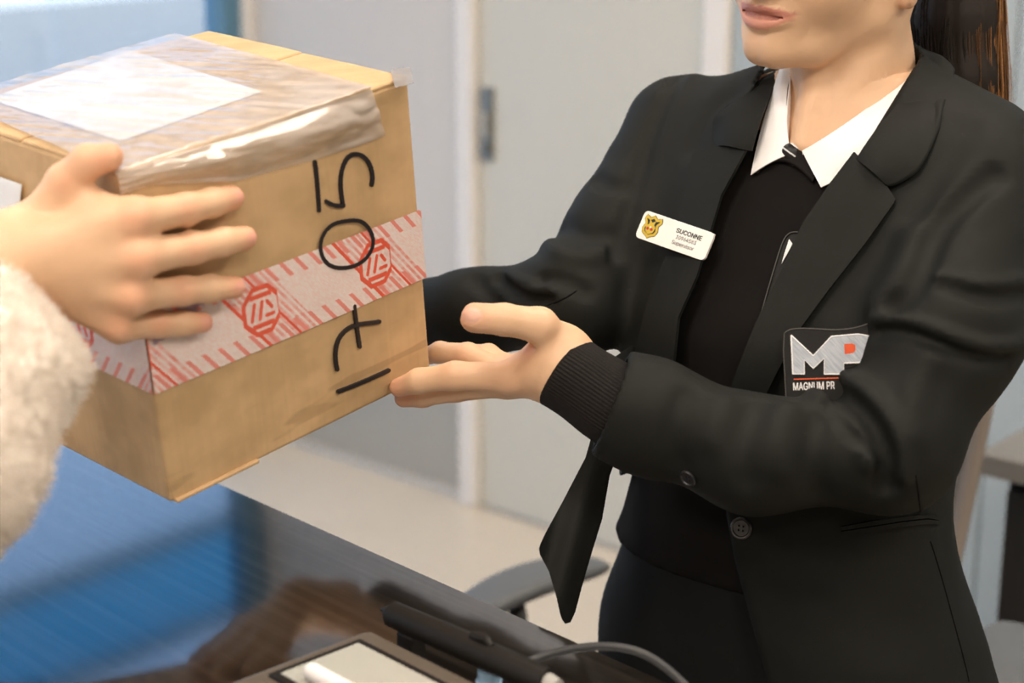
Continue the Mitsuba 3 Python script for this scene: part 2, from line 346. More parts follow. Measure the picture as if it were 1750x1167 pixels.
# outdoors: pavement, a kerbed road and the building across it
mat('m_pave', prin((0.78, 0.79, 0.80), 0.8, 0.3))
mat('m_road', prin((0.22, 0.23, 0.24), 0.8, 0.3))
mat('m_facade', prin((0.80, 0.80, 0.80), 0.8, 0.3))
mat('m_facglass', prin((0.06, 0.07, 0.08), 0.15, 0.6))
put('pavement', rb(-9.0, UL-0.1, -8, 14, -0.1, -0.01, 0.002), 'm_pave', 'pale pavement slab outside beyond the window wall', 'pavement', kind='structure')
put('road', rb(-16.0, -9.0, -8, 14, -0.2, -0.08, 0.002), 'm_road', kind='structure')
put('facing_building__wall', rb(-20, -17, -8, 14, -0.2, 5.2, 0.01), 'm_facade')
for i in range(8):
    v = -6.5+i*2.5
    put('facing_building__window', rb(-17.02, -16.95, v, v+1.5, 0.7, 2.3, 0.01), 'm_facglass')
    put('facing_building__window', rb(-17.02, -16.95, v, v+1.5, 3.1, 4.4, 0.01), 'm_facglass')
put('facing_building__cornice', rb(-20.1, -16.8, -8.1, 14.1, 5.2, 5.5, 0.02), 'm_facade')
say('facing_building', 'pale two storey building across the road, seen blurred through the window wall', 'building')
# ================================================================ counter
ZD = 0.965
_e0, _e1 = onz(380, 828, ZD), onz(1011, 1108, ZD); D1 = (_e1-_e0)/np.linalg.norm(_e1-_e0); D2 = np.array([-D1[1], D1[0], 0]); VD = float(onz(710, 974, ZD)@D2)
def desk(u, v, z=0.0): return D1*u+D2*v+E3*z
def db(u0, u1, v0, v1, z0, z1, c=0.003, r=None):
    m = bbox((u1-u0, v1-v0, z1-z0), c) if r is None else rbox((u1-u0, v1-v0, z1-z0), r)
    return frame(m, D1, D2, E3, desk((u0+u1)/2, (v0+v1)/2, (z0+z1)/2))
def _grain(p, n, uv):
    u, v = p.x*float(D1[0])+p.y*float(D1[1]), p.x*float(D2[0])+p.y*float(D2[1])
    g = pfbm(u*4.0, v*130.0, p.z*90, 4); w = pnoise(u*1.5, v*18.0)
    return mix((0.012, 0.010, 0.0082), (0.030, 0.025, 0.021), smoothstep(0.25, 0.8, g*0.75+w*0.25))
def _grainb(p, n, uv):
    u, v = p.x*float(D1[0])+p.y*float(D1[1]), p.x*float(D2[0])+p.y*float(D2[1])
    return pfbm(u*7.0, v*190.0, 0.0, 3)*0.25e-5
mat('m_desk', bump(prin(mikit.proc(_grain), 0.09, 1.0, eta=2.0) if False else {'type': 'roughplastic', 'diffuse_reflectance': mikit.proc(_grain), 'int_ior': 3.1, 'alpha': 0.006, 'distribution': 'ggx'}, _grainb, 1e-3))
mat('m_deskside', prin(mikit.proc(_grain), 0.35, 0.5))
put('reception_desk__top', db(-2.4, 1.1, VD-0.68, VD, ZD-0.035, ZD, r=0.0025), 'm_desk')
put('reception_desk__front_panel', db(-2.35, 1.05, VD-0.50, VD-0.47, 0.0, ZD-0.035, 0.002), 'm_deskside')
put('reception_desk__side_panel', db(-2.35, -2.32, VD-0.47, VD-0.03, 0.0, ZD-0.035, 0.002), 'm_deskside')
put('reception_desk__side_panel', db(1.02, 1.05, VD-0.47, VD-0.03, 0.0, ZD-0.035, 0.002), 'm_deskside')
say('reception_desk', 'dark brown wood grain reception counter with a glossy reflecting top', 'desk')
# side desk behind her on the right
c = onz(1672, 772, 0.735)
cu, cv = c@E1, c@E2
mat('m_sidetop', prin((0.20, 0.19, 0.175), 0.35, 0.4))
mat('m_black', prin((0.012, 0.011, 0.010), 0.5, 0.4))
put('side_desk__top', rb(cu, cu+1.1, cv, cv+0.55, 0.70, 0.735, 0.003), 'm_sidetop')
put('side_desk__cabinet', rb(cu+0.035, cu+1.05, cv+0.035, cv+0.52, 0.0, 0.70, 0.003), 'm_black')
for i in range(2):
    put('side_desk__door', rb(cu+0.04+0.5*i, cu+0.535+0.5*i, cv+0.018, cv+0.036, 0.06, 0.68, 0.003), 'm_black')
mat('m_brass', prin((0.75, 0.45, 0.22), 0.3, 0.5, metallic=1.0))
kp = cam(1735, 1136, 2.2)
kz = 0.36
sp = trimesh.creation.icosphere(3, 0.011); sp.apply_scale([1, 1, 1])
ks = onz(1735, 1136, 0.30)
# the knob sits on the door front
def onV(px, py, v):
    r_ = ray(px, py); s = (v-EYE@E2)/(r_@E2); return EYE+r_*s
kpt = onV(1735, 1136, cv+0.01)
put('side_desk__door__knob', sp.apply_translation(kpt) if False else trimesh.Trimesh(sp.vertices+kpt, sp.faces), 'm_brass', smooth=True)
put('side_desk__door__knob_stem', tube([kpt, kpt+E2*0.012], 0.005, 10), 'm_brass')
say('side_desk', 'dark brown side desk with a black cabinet below, beside the chair', 'desk')
# ================================================================ the parcel
BR = np.array([[0.6832, -0.7285, -0.0507], [0.7148, 0.6814, -0.1574], [0.1492, 0.0713, 0.9862]])
BX, BY, BZ = BR[:, 0], BR[:, 1], BR[:, 2]; BO = np.array([-0.2716, 1.3101, 1.0897]); BA, BB, BC = 0.29103, 0.26894, 0.27661
def bw(x, y, z): return BO+np.multiply.outer(np.asarray(x, float), BX)+np.multiply.outer(np.asarray(y, float), BY)+np.multiply.outer(np.asarray(z, float), BZ)
def onface(px, py, face):
    """Place in box metres seen at this pixel on the front (y = 0), top (z = BC) or left (x = 0) face."""
    n, c = {'front': (BY, BO), 'top': (BZ, BO+BZ*BC), 'left': (BX, BO)}[face]
    r_ = ray(px, py); s = ((c-EYE)@n)/(r_@n); q = EYE+r_*np.asarray(s)[..., None] if np.ndim(s) else EYE+r_*s
    q = q-BO; return np.stack([q@BX, q@BY, q@BZ], -1)
def _card(p, n, uv):
    x = (p.x-BO[0])*BX[0]+(p.y-BO[1])*BX[1]+(p.z-BO[2])*BX[2]; z = (p.x-BO[0])*BZ[0]+(p.y-BO[1])*BZ[1]+(p.z-BO[2])*BZ[2]; y = (p.x-BO[0])*BY[0]+(p.y-BO[1])*BY[1]+(p.z-BO[2])*BY[2]
    f = pfbm(x*30+y*30, z*42, y*20, 4); fl = pnoise((x+y)*330.0, z*3.0)
    c = mix((0.46, 0.312, 0.165), (0.56, 0.385, 0.21), smoothstep(0.2, 0.8, f))*(0.95+0.05*fl)
    scuff = smoothstep(0.62, 0.75, pfbm(x*14, y*14, z*60, 3))*smoothstep(0.05, 0.02, dr.abs(z-0.03-(x-0.1)*0.03))
    return mix(c, (0.22, 0.13, 0.06), scuff*0.45*smoothstep(0.01, -0.005, y))
mat('m_card', prin(mikit.proc(_card), 0.62, 0.25))
mat('m_cardedge', prin((0.55, 0.36, 0.17), 0.7, 0.2))
bm = rbox((BA, BB, BC), 0.0035, 3); bm = bm.subdivide_to_size(0.02) if True else bm
bm.merge_vertices()
v = np.array(bm.vertices); d = (meshkit.fbm(v*14, 3, 2)-0.5)*0.006; 
dirn = v/np.array([BA, BB, BC])*2; w = np.sign(dirn)*(np.abs(dirn) > 0.985)
inner = 1-np.abs(dirn).copy(); 
sag = np.stack([np.prod(np.cos(np.clip(dirn[:, [j for j in range(3) if j != k]], -1, 1)*np.pi/2), axis=1) for k in range(3)], 1)*0.004
v += w*(d[:, None]*np.clip(sag/0.004, 0, 1)+sag*[1, 0.5, 0.2])
bm.vertices = v
put('cardboard_box__carton', frame(bm, BX, BY, BZ, bw(BA/2, BB/2, BC/2)), 'm_card', smooth=35)
# lid flaps meeting along the middle, proud of the carton
def flap(y0, y1, seed):
    m = bbox((BA-0.001, y1-y0, 0.004), 0.0012).subdivide_to_size(0.03); q = np.array(m.vertices); q[:, 2] += (meshkit.fbm(np.c_[q[:, :2]*12, q[:, 0]*0]+seed, 3, seed)-0.5)*0.003
    m.vertices = q; return frame(m, BX, BY, BZ, bw(BA/2, (y0+y1)/2, BC+0.0008))
put('cardboard_box__lid_flap', flap(0.0, BB/2-0.0008, 3), 'm_card', smooth=30)
put('cardboard_box__lid_flap', flap(BB/2+0.0008, BB, 5), 'm_card', smooth=30)
# torn bottom flap edge at the near lower corner
put('cardboard_box__bottom_flap', frame(bbox((0.085, 0.006, 0.0035), 0.001), BX, BY, BZ, bw(0.046, -0.0005, 0.0012)), 'm_card')
TOPZ = BC+0.0036
def facepatch(poly, face, off, th, step=0.004, noise_=0.0, seed=0, nf=60):
    pts, F, nr = polymesh(poly, step)
    h = (meshkit.fbm(np.c_[pts*nf, pts[:, 0]*0+seed], 3, seed)-0.5)*2*noise_
    o = off+np.abs(h)
    if face == 'top': a, n = bw(pts[:, 0], pts[:, 1], TOPZ+0*pts[:, 0]), BZ
    elif face == 'front': a, n = bw(pts[:, 0], 0*pts[:, 0], pts[:, 1]), -BY
    else: a, n = bw(0*pts[:, 0], pts[:, 0], pts[:, 1]), -BX
    return thick(a+n*o[:, None], a+n*(o-th)[:, None], F, nr), pts
def top(*pp): return [tuple(onface(x, y, 'top')[[0, 1]]) for x, y in pp]
def fro(*pp): return [tuple(onface(x, y, 'front')[[0, 2]]) for x, y in pp]
# white paper label
mat('m_label', prin((0.82, 0.83, 0.83), 0.35, 0.4))
put('cardboard_box__paper_label', facepatch(top((-20, 178), (225, 96), (448, 166), (208, 250)), 'top', 0.0012, 0.0008, 0.008, 0.0006, 3, 30)[0], 'm_label', 'white paper label under clear tape', smooth=True)
lf = [tuple(onface(x, y, 'left')[[1, 2]]) for x, y in ((-80, 268), (48, 312), (34, 420), (-80, 380))]
put('cardboard_box__paper_label', facepatch(lf, 'left', 0.0058, 0.0008, 0.008, 0.0004, 5, 30)[0], 'm_label', smooth=True)
# clear tape over the label and down the front
def _crk(p, n, uv): return pfbm(p.x*120+p.z*60, p.y*120, p.z*110, 3)*0.0016
film = {'type': 'blendbsdf', 'weight': mikit.proc(lambda p, n, uv: 0.28+0.22*smoothstep(0.35, 0.75, pfbm(p.x*25, p.y*25, p.z*70, 3))),
        'a': {'type': 'thindielectric', 'int_ior': 1.45}, 'b': {'type': 'roughplastic', 'diffuse_reflectance': rgb((0.68, 0.63, 0.60)), 'alpha': 0.16, 'int_ior': 1.5}}
mat('m_film', film, two=False)
ns = 70
def strip(poly, th, seed, rough, fold):
    pass
tw, th_ = top((-40, 160), (292, 62), (625, 158), (208, 296)), None
x1, x0 = 0.262, 0.0
def film_top():
    A = np.linspace(0, 1, 60); Bv = np.linspace(0, 1, 60)
    q = np.array(top((-90, 178), (300, 66), (640, 160), (200, 306)))   # back left, back right, front right, front left
    s, t = np.meshgrid(A, Bv); P2 = (1-t)[..., None]*((1-s)[..., None]*q[0]+s[..., None]*q[1])+t[..., None]*((1-s)[..., None]*q[3]+s[..., None]*q[2])
    wr = np.abs(meshkit.fbm(np.stack([P2[..., 0]*60+P2[..., 1]*25, P2[..., 1]*14, 0*s], -1), 2, 8)-0.5)*0.003
    return P2, wr
P2, wr = film_top()
G = bw(P2[..., 0], P2[..., 1], TOPZ+0.0018+wr*0.8)
# continue over the front edge as a drooping skirt
rows = 22; s = np.linspace(0, 1, 60)
xs = P2[-1, :, 0]; low = np.array(fro((255, 318), (400, 312), (520, 280), (600, 255), (660, 232)))
zl = np.interp(np.clip(xs, 0, 1), low[:, 0], low[:, 1])
sk = []
for i in range(rows):
    t = (i+1)/rows
    ang = min(1.0, t*3.5)*np.pi/2
    y = -0.0035*np.sin(ang)-0.0105*np.sin(np.pi*min(1, t*1.15))*np.clip(np.sin(np.pi*np.clip(s, 0, 1))*1.6, 0, 1)
    z = TOPZ+0.002-(TOPZ-zl)*t
    w = (meshkit.fbm(np.stack([xs*26, xs*0+t*4, xs*0], -1), 2, 4)-0.5)*0.011*np.sin(np.pi*t)**0.5
    sk.append(bw(xs+0.010*t*np.clip(s*3-2, 0, 1), y-np.abs(w), z))
G = np.concatenate([G[:-1], G[-1:], np.array(sk)], 0)
r_, c_ = G.shape[:2]; i, j = np.meshgrid(np.arange(r_-1), np.arange(c_-1), indexing='ij')
qd = np.stack([i*c_+j, (i+1)*c_+j, (i+1)*c_+j+1, i*c_+j+1], -1).reshape(-1, 4)
put('cardboard_box__clear_tape', trimesh.Trimesh(G.reshape(-1, 3), np.vstack([qd[:, :3], qd[:, [0, 2, 3]]]), process=False), 'm_film', 'creased clear packing tape', smooth=True)
put('cardboard_box__clear_tape', facepatch(top((668, 128), (702, 124), (708, 152), (676, 160)), 'top', 0.0012, 0.0004, 0.004, 0.001, 4, 200)[0], 'm_film', 'shiny scrap of clear tape at the corner', smooth=True)
# printed tape around the middle: red print on white
def _seg(x, y, ax, ay, bx, by):
    px_, py_ = x-ax, y-ay; dx, dy = bx-ax, by-ay
    h = dr.clip((px_*dx+py_*dy)/(dx*dx+dy*dy), 0, 1); return dr.sqrt(dr.square(px_-dx*h)+dr.square(py_-dy*h))
def _printed(p, n, uv):
    x, y = uv.x, uv.y                       # metres along and across the tape
    per = 0.126; cx = x-dr.floor(x/per)*per
    ink = mi.Float(0)
    lx, ly = 1.0*(cx-0.107-0.002), y-0.034
    # octagonal emblem with a bar and letters
    oc = dr.maximum(dr.maximum(dr.abs(lx)/0.020, dr.abs(ly)/0.022), (dr.abs(lx)/0.020+dr.abs(ly)/0.022)/1.42)
    inside = oc < 1.0
    ring = ((oc > 0.80) & (oc < 1.0))
    bars = (dr.abs(ly-0.013) < 0.0022) & (dr.abs(lx) < 0.011) | (dr.abs(ly+0.013) < 0.0022) & (dr.abs(lx) < 0.011)
    seg = (_seg(lx, ly, -0.011, -0.007, -0.007, 0.007) < 0.0017) | (_seg(lx, ly, -0.003, -0.007, 0.001, 0.007) < 0.0017) | (_seg(lx, ly, 0.004, -0.006, 0.011, -0.006) < 0.0017) | (_seg(lx, ly, 0.006, 0.006, 0.010, 0.0) < 0.0017)
    ink = dr.select(inside & (ring | bars | seg), 1.0, 0.0)
    # diagonal rules: two heavy ones, thin pale ones between, and short ticks
    dd = x+y*0.75+0.02; d1 = dd-dr.floor(dd/per)*per
    heavy = (dr.abs(d1-0.008) < 0.0020) | (dr.abs(d1-0.040) < 0.0014)
    ink = dr.maximum(ink, dr.select(heavy & ~inside, 1.0, 0.0))
    d2 = dd-dr.floor(dd/0.0155)*0.0155
    edge = (y < 0.016) | (y > 0.054)
    tick = (d2 < 0.0046) & edge & ~inside
    ink = dr.maximum(ink, dr.select(tick, 0.75, 0.0))
    d3 = dd-dr.floor(dd/0.0062)*0.0062
    hatch = dr.select((d3 < 0.0034) & (d1 > 0.008) & (d1 < 0.062), 0.25+0.5*pnoise(dd*160, y*420), pnoise(dd*900, y*500)*0.22)
    ink = dr.maximum(ink, dr.select(inside, pnoise(x*700, y*700)*0.35, hatch))
    purple = dr.clip(dr.select((x < 0.055) & (x > 0.004), 1.0, 0.0)*smoothstep(0.026, 0.034, y-0.15*x)*smoothstep(0.40, 0.6, pfbm(x*90, y*160, 0.0, 3)), 0, 1)
    c = mix((0.80, 0.74, 0.72), (0.72, 0.115, 0.07), ink)
    return mix(c, (0.30, 0.22, 0.34), purple*0.8)
mat('m_printed', {'type': 'roughplastic', 'diffuse_reflectance': mikit.proc(_printed), 'alpha': 0.18, 'int_ior': 1.45})
zt0, zt1 = 0.097, 0.163
def printed(x0, x1, face, zz0, zz1, du):
    nx, nz = 60, 14; X, Z = np.meshgrid(np.linspace(x0, x1, nx), np.linspace(0, 1, nz))
    za = zz0[0]+(zz0[1]-zz0[0])*(X-x0)/(x1-x0); zb = zz1[0]+(zz1[1]-zz1[0])*(X-x0)/(x1-x0); z = za+(zb-za)*Z
    o = 0.0009+np.abs(meshkit.fbm(np.stack([X*40, z*40, 0*X], -1), 2, 6)-0.5)*0.0012
    sag_ = 0.5*0.004*np.cos(np.clip(X/BA*2-1, -1, 1)*np.pi/2)*np.cos(np.clip(z/BC*2-1, -1, 1)*np.pi/2) if face == 'front' else 0.004*np.cos(np.clip(X/BB*2-1, -1, 1)*np.pi/2)*np.cos(np.clip(z/BC*2-1, -1, 1)*np.pi/2)
    P = bw(X, -o-sag_-0.0008, z) if face == 'front' else bw(-o-sag_-0.0008, X, z)
    i, j = np.meshgrid(np.arange(nz-1), np.arange(nx-1), indexing='ij')
    q = np.stack([i*nx+j, i*nx+j+1, (i+1)*nx+j+1, (i+1)*nx+j], -1).reshape(-1, 4)
    if face == 'left': q = q[:, ::-1]
    uv = np.stack([(X+du).ravel(), (Z*0.068).ravel()], 1)
    return trimesh.Trimesh(P.reshape(-1, 3), np.vstack([q[:, :3], q[:, [0, 2, 3]]]), process=False), uv
zl0, zl1 = onface(285, 663, 'front')[2], onface(262, 527, 'front')[2]; zr0, zr1 = onface(731, 471, 'front')[2], onface(722, 355, 'front')[2]
m, uv = printed(-0.001, BA+0.001, 'front', (zl0, zr0), (zl1, zr1), 0.0)
put('cardboard_box__printed_tape', m, 'm_printed', 'white packing tape printed in red', smooth=True, uv=uv)
m, uv = printed(-0.001, BB, 'left', (zl0, zl0+0.01), (zl1, zl1+0.01), 0.40)
put('cardboard_box__printed_tape', m, 'm_printed', 'white packing tape printed in red', smooth=True, uv=uv)
# marker figures
mat('m_marker', prin((0.012, 0.010, 0.012), 0.5, 0.4))
def stroke(px, w=0.0034):
    q = spline(np.array([onface(x, y, 'front')[[0, 2]] for x, y in px]), 40) if len(px) > 2 else np.linspace(*[onface(x, y, 'front')[[0, 2]] for x, y in px], 8)
    pg = LineString(q).buffer(w/2, 6)
    sg = lambda p: 0.5*0.004*np.cos(np.clip(p[:, 0]/BA*2-1, -1, 1)*np.pi/2)*np.cos(np.clip(p[:, 1]/BC*2-1, -1, 1)*np.pi/2)
    holes = [np.array(h.coords)[:-1] for h in pg.interiors]
    if holes:
        m = trimesh.creation.extrude_polygon(pg, 0.0006, engine='earcut'); p = np.array(m.vertices)
        P = bw(p[:, 0], -(sg(p)+0.0022+p[:, 2]), p[:, 1]); m = trimesh.Trimesh(P, m.faces, process=False); m.fix_normals(); return m
    pts, F, nr = polymesh(np.array(pg.exterior.coords)[:-1], 0.0015)
    o = sg(pts)+0.0024
    return thick(bw(pts[:, 0], -o, pts[:, 1]), bw(pts[:, 0], -o+0.0022, pts[:, 1]), F, nr)
K = 0.4343
for name, st in (('digit_five', [(632, 315), (633, 295), (625, 274), (610, 263), (593, 267), (582, 287), (578.5, 313), (582, 347)]),
                 ('digit_five', [(583, 350), (570, 350), (554, 343)]),
                 ('digit_five', [(535, 276), (538.5, 313), (541, 358)]),
                 ('digit_zero', [(543, 428), (545, 404), (560, 384), (586, 376), (612, 377), (628, 393), (633, 413), (625, 434), (606, 450), (578, 456), (556, 450), (542, 425)]),
                 ('digit_seven', [(601.5, 521.6), (606, 556), (611.5, 591)]),
                 ('digit_seven', [(645, 548.5), (617, 552), (590.6, 560.7), (575.5, 578), (570, 600), (573, 630)]),
                 ('digit_one', [(575.5, 668), (617, 652), (662, 632)])):
    put('cardboard_box__'+name, stroke(st), 'm_marker', 'black marker stroke')
say('cardboard_box', 'brown cardboard parcel with a white label, clear tape, red printed tape and black marker figures', 'box')
# ================================================================ the woman behind the counter
def unit(v): v = np.asarray(v, float); return v/np.linalg.norm(v)
def chain(P, pts, rad, k):
    """Smooth union of tapering bones through the joints pts."""
    d = None
    for a, b, ra, rb_ in zip(pts[:-1], pts[1:], rad[:-1], rad[1:]):
        c = cone(P, a, b, ra, rb_); d = c if d is None else smin(d, c, k)
    return d
def pl(P, L):
    d = None
    for a, b in zip(L[:-1], L[1:]):
        c = cone(P, a, b, 0, 0); d = c if d is None else np.minimum(d, c)
    return d
class Loft:
    """A trunk of elliptical sections along z: rows of (z, centre x, centre y, half width, half depth) about the axes XT, YT."""
    def __init__(s, rows, XT, YT, p=2.3):
        r = np.array(sorted(rows)); s.z = r[:, 0]; s.XT, s.YT, s.p = XT, YT, p
        from scipy.interpolate import PchipInterpolator
        s.c = PchipInterpolator(s.z, r[:, 1:])
        s.zz = np.linspace(s.z[0], s.z[-1], 400); s.tab = s.c(s.zz)
    def __call__(s, P, off=0.0):
        i = np.clip((P[:, 2]-s.z[0])/(s.z[-1]-s.z[0])*399, 0, 398.999); k = i.astype(int); t = (i-k)[:, None]
        q = s.tab[k]*(1-t)+s.tab[k+1]*t
        dx, dy = P[:, 0]-q[:, 0], P[:, 1]-q[:, 1]
        x = np.abs(dx*s.XT[0]+dy*s.XT[1]); y = np.abs(dx*s.YT[0]+dy*s.YT[1])
        a, b = np.maximum(q[:, 2]+off, .004), np.maximum(q[:, 3]+off, .004)
        n = ((x/a)**s.p+(y/b)**s.p)**(1/s.p)
        r = np.hypot(x, y); d = r*(1-1/np.maximum(n, 1e-6)); d = np.where(n < 1e-3, -np.minimum(a, b), d)
        e = np.maximum(s.z[0]-off-P[:, 2], P[:, 2]-s.z[-1]-off)
        return np.where(e > 0, np.hypot(np.maximum(d, 0), e), np.maximum(d, e) if False else d)
def skincol(P, hot=()):
    """Skin tone per vertex: a base with blotches, redder at the given places."""
    n = meshkit.fbm(P*45, 3, 5)[:, None]; n2 = meshkit.fbm(P*160, 2, 9)[:, None]
    c = np.array([0.60, 0.390, 0.245])*(0.92+0.12*n+0.05*n2)
    for q, r, s in hot:
        w = np.exp(-((P-np.asarray(q))**2).sum(1)/(r*r))[:, None]*s
        c = c*(1-w)+w*np.array([0.60, 0.215, 0.13])
    return c
def tint(c, w, col): w = np.clip(w, 0, 1)[:, None]; return c*(1-w)+w*np.asarray(col)

YAWT = math.radians(38); XT = np.array([math.cos(YAWT), -math.sin(YAWT), 0]); YT = np.array([-math.sin(YAWT), -math.cos(YAWT), 0])
def sec(px, py, d, z, a, b, f=0.0):
    c = cam(px, py, d)+YT*f; return (z, c[0], c[1], a, b)
_n, _w = cam(1455, 190, 1.63), cam(1330, 880, 1.66)
def ctr(z):
    t = (1.375-z)/0.375; return _n+(_w-_n)*np.clip(t, -0.1, 1.0)
rows = []
for z, a, b, f in ((1.425, .045, .050, .0), (1.405, .066, .056, .0), (1.388, .112, .062, .0), (1.368, .160, .074, 0), (1.335, .184, .092, 0), (1.29, .190, .110, .004), (1.23, .184, .124, .012), (1.17, .178, .134, .016),
                   (1.10, .162, .124, .010), (1.03, .160, .114, .004), (0.97, .170, .118, .0), (0.90, .200, .132, .0), (0.82, .228, .144, 0), (0.76, .240, .150, 0)):
    c = ctr(z)+YT*f; rows.append((z, c[0], c[1], a, b))
trunk = Loft(rows, XT, YT)
LS, LM, LE, LF, LC, LW = cam(1668, 318, 1.545), cam(1612, 560, 1.485), cam(1526, 764, 1.455), cam(1290, 780, 1.465), cam(1112, 712, 1.485), cam(962, 632, 1.50)
RS, RM, RE, RF, RW = cam(1172, 232, 1.730), cam(1072, 408, 1.695), cam(985, 512, 1.655), cam(812, 534, 1.715), cam(640, 540, 1.800)
LX = cam(985, 668, 1.492)
def sleeves(P, o=0.0):
    l = chain(P, [LS, LM, LE, LF, LC, LX], np.array([.068, .063, .049, .0440, .0430, .0445])+o, .03)
    r = chain(P, [RS, RM, RE, RF, RW], np.array([.062, .056, .047, .037, .033])+o, .03)
    return l, r
def jack0(P):
    t = trunk(P); l, r = sleeves(P)
    return smin(smin(t, l, .024), r, .022)
def torso_only(P): return trunk(P)
CREASES = []
def crease(px, amp, wid, f=jack0, d0=1.25, d1=1.95):
    amp, wid = amp*2.3, wid*.85; q = np.array(px, float); n = max(6, int(np.linalg.norm(np.diff(q, axis=0), axis=1).sum()/18)); s = spline(q, n) if len(q) > 2 else np.linspace(q[0], q[1], n)
    d = shoot(f, s[:, 0], s[:, 1], d0, d1); CREASES.append((EYE+ray(s[:, 0], s[:, 1])*d[:, None], amp, wid))
# left sleeve (nearest): crook folds, ridges and the drag lines above the elbow
for pxs, amp, wid in (
    ([(1395, 652), (1451, 684), (1487, 722), (1511, 768), (1514, 830)], -.015, .0085),
    ([(1380, 668), (1430, 700), (1468, 742), (1486, 790)], .006, .009),
    ([(1415, 690), (1445, 722), (1474, 756), (1494, 762)], -.009, .007),
    ([(1425, 640), (1480, 672), (1530, 740), (1540, 810)], .006, .010),
    ([(1494, 548), (1552, 550), (1606, 568), (1660, 588), (1714, 594), (1765, 575)], .008, .006),
    ([(1500, 562), (1560, 566), (1610, 586), (1664, 606), (1720, 612)], -.0045, .008),
    ([(1617, 484), (1678, 503), (1745, 500)], -.0035, .008), ([(1600, 470), (1678, 488), (1745, 484)], .003, .008),
    ([(1700, 300), (1640, 350), (1600, 400), (1572, 470), (1530, 520)], -.009, .010),
    ([(1345, 700), (1330, 740), (1335, 800)], .0028, .012), ([(1290, 700), (1270, 760), (1275, 820)], -.003, .012), ([(1235, 690), (1215, 750)], .0028, .012),
    ([(1400, 720), (1388, 780), (1400, 840)], -.003, .011), ([(1170, 680), (1150, 740), (1160, 790)], -.0025, .012), ([(1590, 620), (1560, 680), (1556, 740)], .003, .014),
    # right sleeve
    ([(850, 474), (880, 497), (905, 513), (935, 512)], -.007, .007), ([(868, 470), (905, 490), (940, 496)], .005, .007), ([(925, 478), (963, 480), (1000, 498)], -.004, .008),
    ([(812, 476), (835, 500), (860, 540)], -.004, .008), ([(960, 385), (1000, 400), (1040, 400)], -.0035, .009), ([(935, 418), (985, 440), (1030, 430)], .0035, .010), ([(1020, 305), (1050, 320), (1075, 318)], -.003, .009),
    ([(1163, 122), (1125, 190), (1098, 270), (1080, 340), (1050, 430)], -.006, .008),
    ([(1250, 160), (1205, 205), (1185, 250)], -.003, .014), ([(1300, 150), (1240, 200)], .002, .012),
    ([(1650, 215), (1600, 300), (1560, 370)], -.0025, .016), ([(1560, 400), (1530, 470), (1500, 520)], .003, .016)):
    crease(pxs, amp, wid)
def jack1(P):
    d = jack0(P); near = np.abs(d) < .03
    if near.any():
        q = P[near]; o = (meshkit.fbm(q*13, 3, 21)-0.5)*.008
        for L, amp, wid in CREASES:
            lo, hi = L.min(0)-.035, L.max(0)+.035; m = ((q > lo) & (q < hi)).all(1)
            if m.any():
                e = pl(q[m], L); o[m] += amp*np.exp(-(e/wid)**2)
        d = d.copy(); d[near] -= o
    return d
def project(P):
    q = P-EYE; d = q@FWD; return 875+FPX*(q@RIGHT)/d, 583.5+FPX*(q@DOWN)/d, d
def inpoly(P, poly):
    """Signed distance (metres, at the points' own distance) to a prism seen as this outline."""
    x, y, d = project(P); poly = np.asarray(poly, float); e = np.full(len(P), 1e9); s = np.zeros(len(P), bool)
    for a, b in zip(poly, np.roll(poly, -1, 0)):
        ba = b-a; t = np.clip(((x-a[0])*ba[0]+(y-a[1])*ba[1])/(ba@ba), 0, 1)
        e = np.minimum(e, np.hypot(x-a[0]-t*ba[0], y-a[1]-t*ba[1]))
        c = (a[1] > y) != (b[1] > y); s ^= c & (x < (b[0]-a[0])*(y-a[1])/np.where(b[1] == a[1], 1e-9, b[1]-a[1])+a[0])
    return np.where(s, -e, e)*d/FPX
OPEN = [(1345, 40), (1590, 40), (1565, 110), (1500, 215), (1465, 272), (1380, 390), (1300, 560), (1256, 675), (1240, 800), (1241, 880), (1256, 960), (1312, 1167), (1345, 1320), (880, 1320), (960, 860), (1090, 800), (1146, 645), (1157, 546), (1187, 477), (1222, 340), (1248, 268), (1290, 150)]
def depthfront(P):
    c = ctr(1.2); return (P-np.array([0, 0, 0]))@YT-0  # along her front direction
def jacket(P):
    d = jack1(P); t = trunk(P)
    z = P[:, 2]; i = np.clip((z-trunk.z[0])/(trunk.z[-1]-trunk.z[0])*399, 0, 399).astype(int); cx = trunk.tab[i]
    f = (P[:, 0]-cx[:, 0])*YT[0]+(P[:, 1]-cx[:, 1])*YT[1]
    l, r = sleeves(P, .012)
    own = np.minimum(l, r+0*r)
    cut = np.maximum(np.maximum(inpoly(P, OPEN), -f-.03+np.where(z < 1.06, -.06, 0)), -(l-.004))   # front opening spares the sleeve in front
    d = smax(d, -cut, .004)
    # neck hole
    nk = cone(P, cam(1450, 60, 1.615), cam(1450, 262, 1.632), .060, .066)
    d = smax(d, -nk, .006)
    d = smax(d, .755-z, .004)
    # sleeve end: cuff plane and hollow
    ax = unit(LW-LC); c0 = cam(1040, 694, 1.487); n = unit(cam(985, 665, 1.487)-cam(1075, 700, 1.487))
    pl_ = (P-c0)@n; near = np.linalg.norm(P-c0, axis=1) < .085
    d = np.where(near, smax(d, pl_, .004), d)
    hol = np.maximum(cone(P, LC+(LC-LX)*.5, LX+(LX-LC)*.8, .0385, .0385), -((P-c0)@n)-.035)
    d = smax(d, -hol, .003)
    axr = unit(RW-RF); d = np.where(r < .03, smax(d, (P-RW)@axr-.01, .004), d)
    return d
lo = np.array([-.25, 1.05, .74]); hi = np.array([.72, 1.95, 1.45])
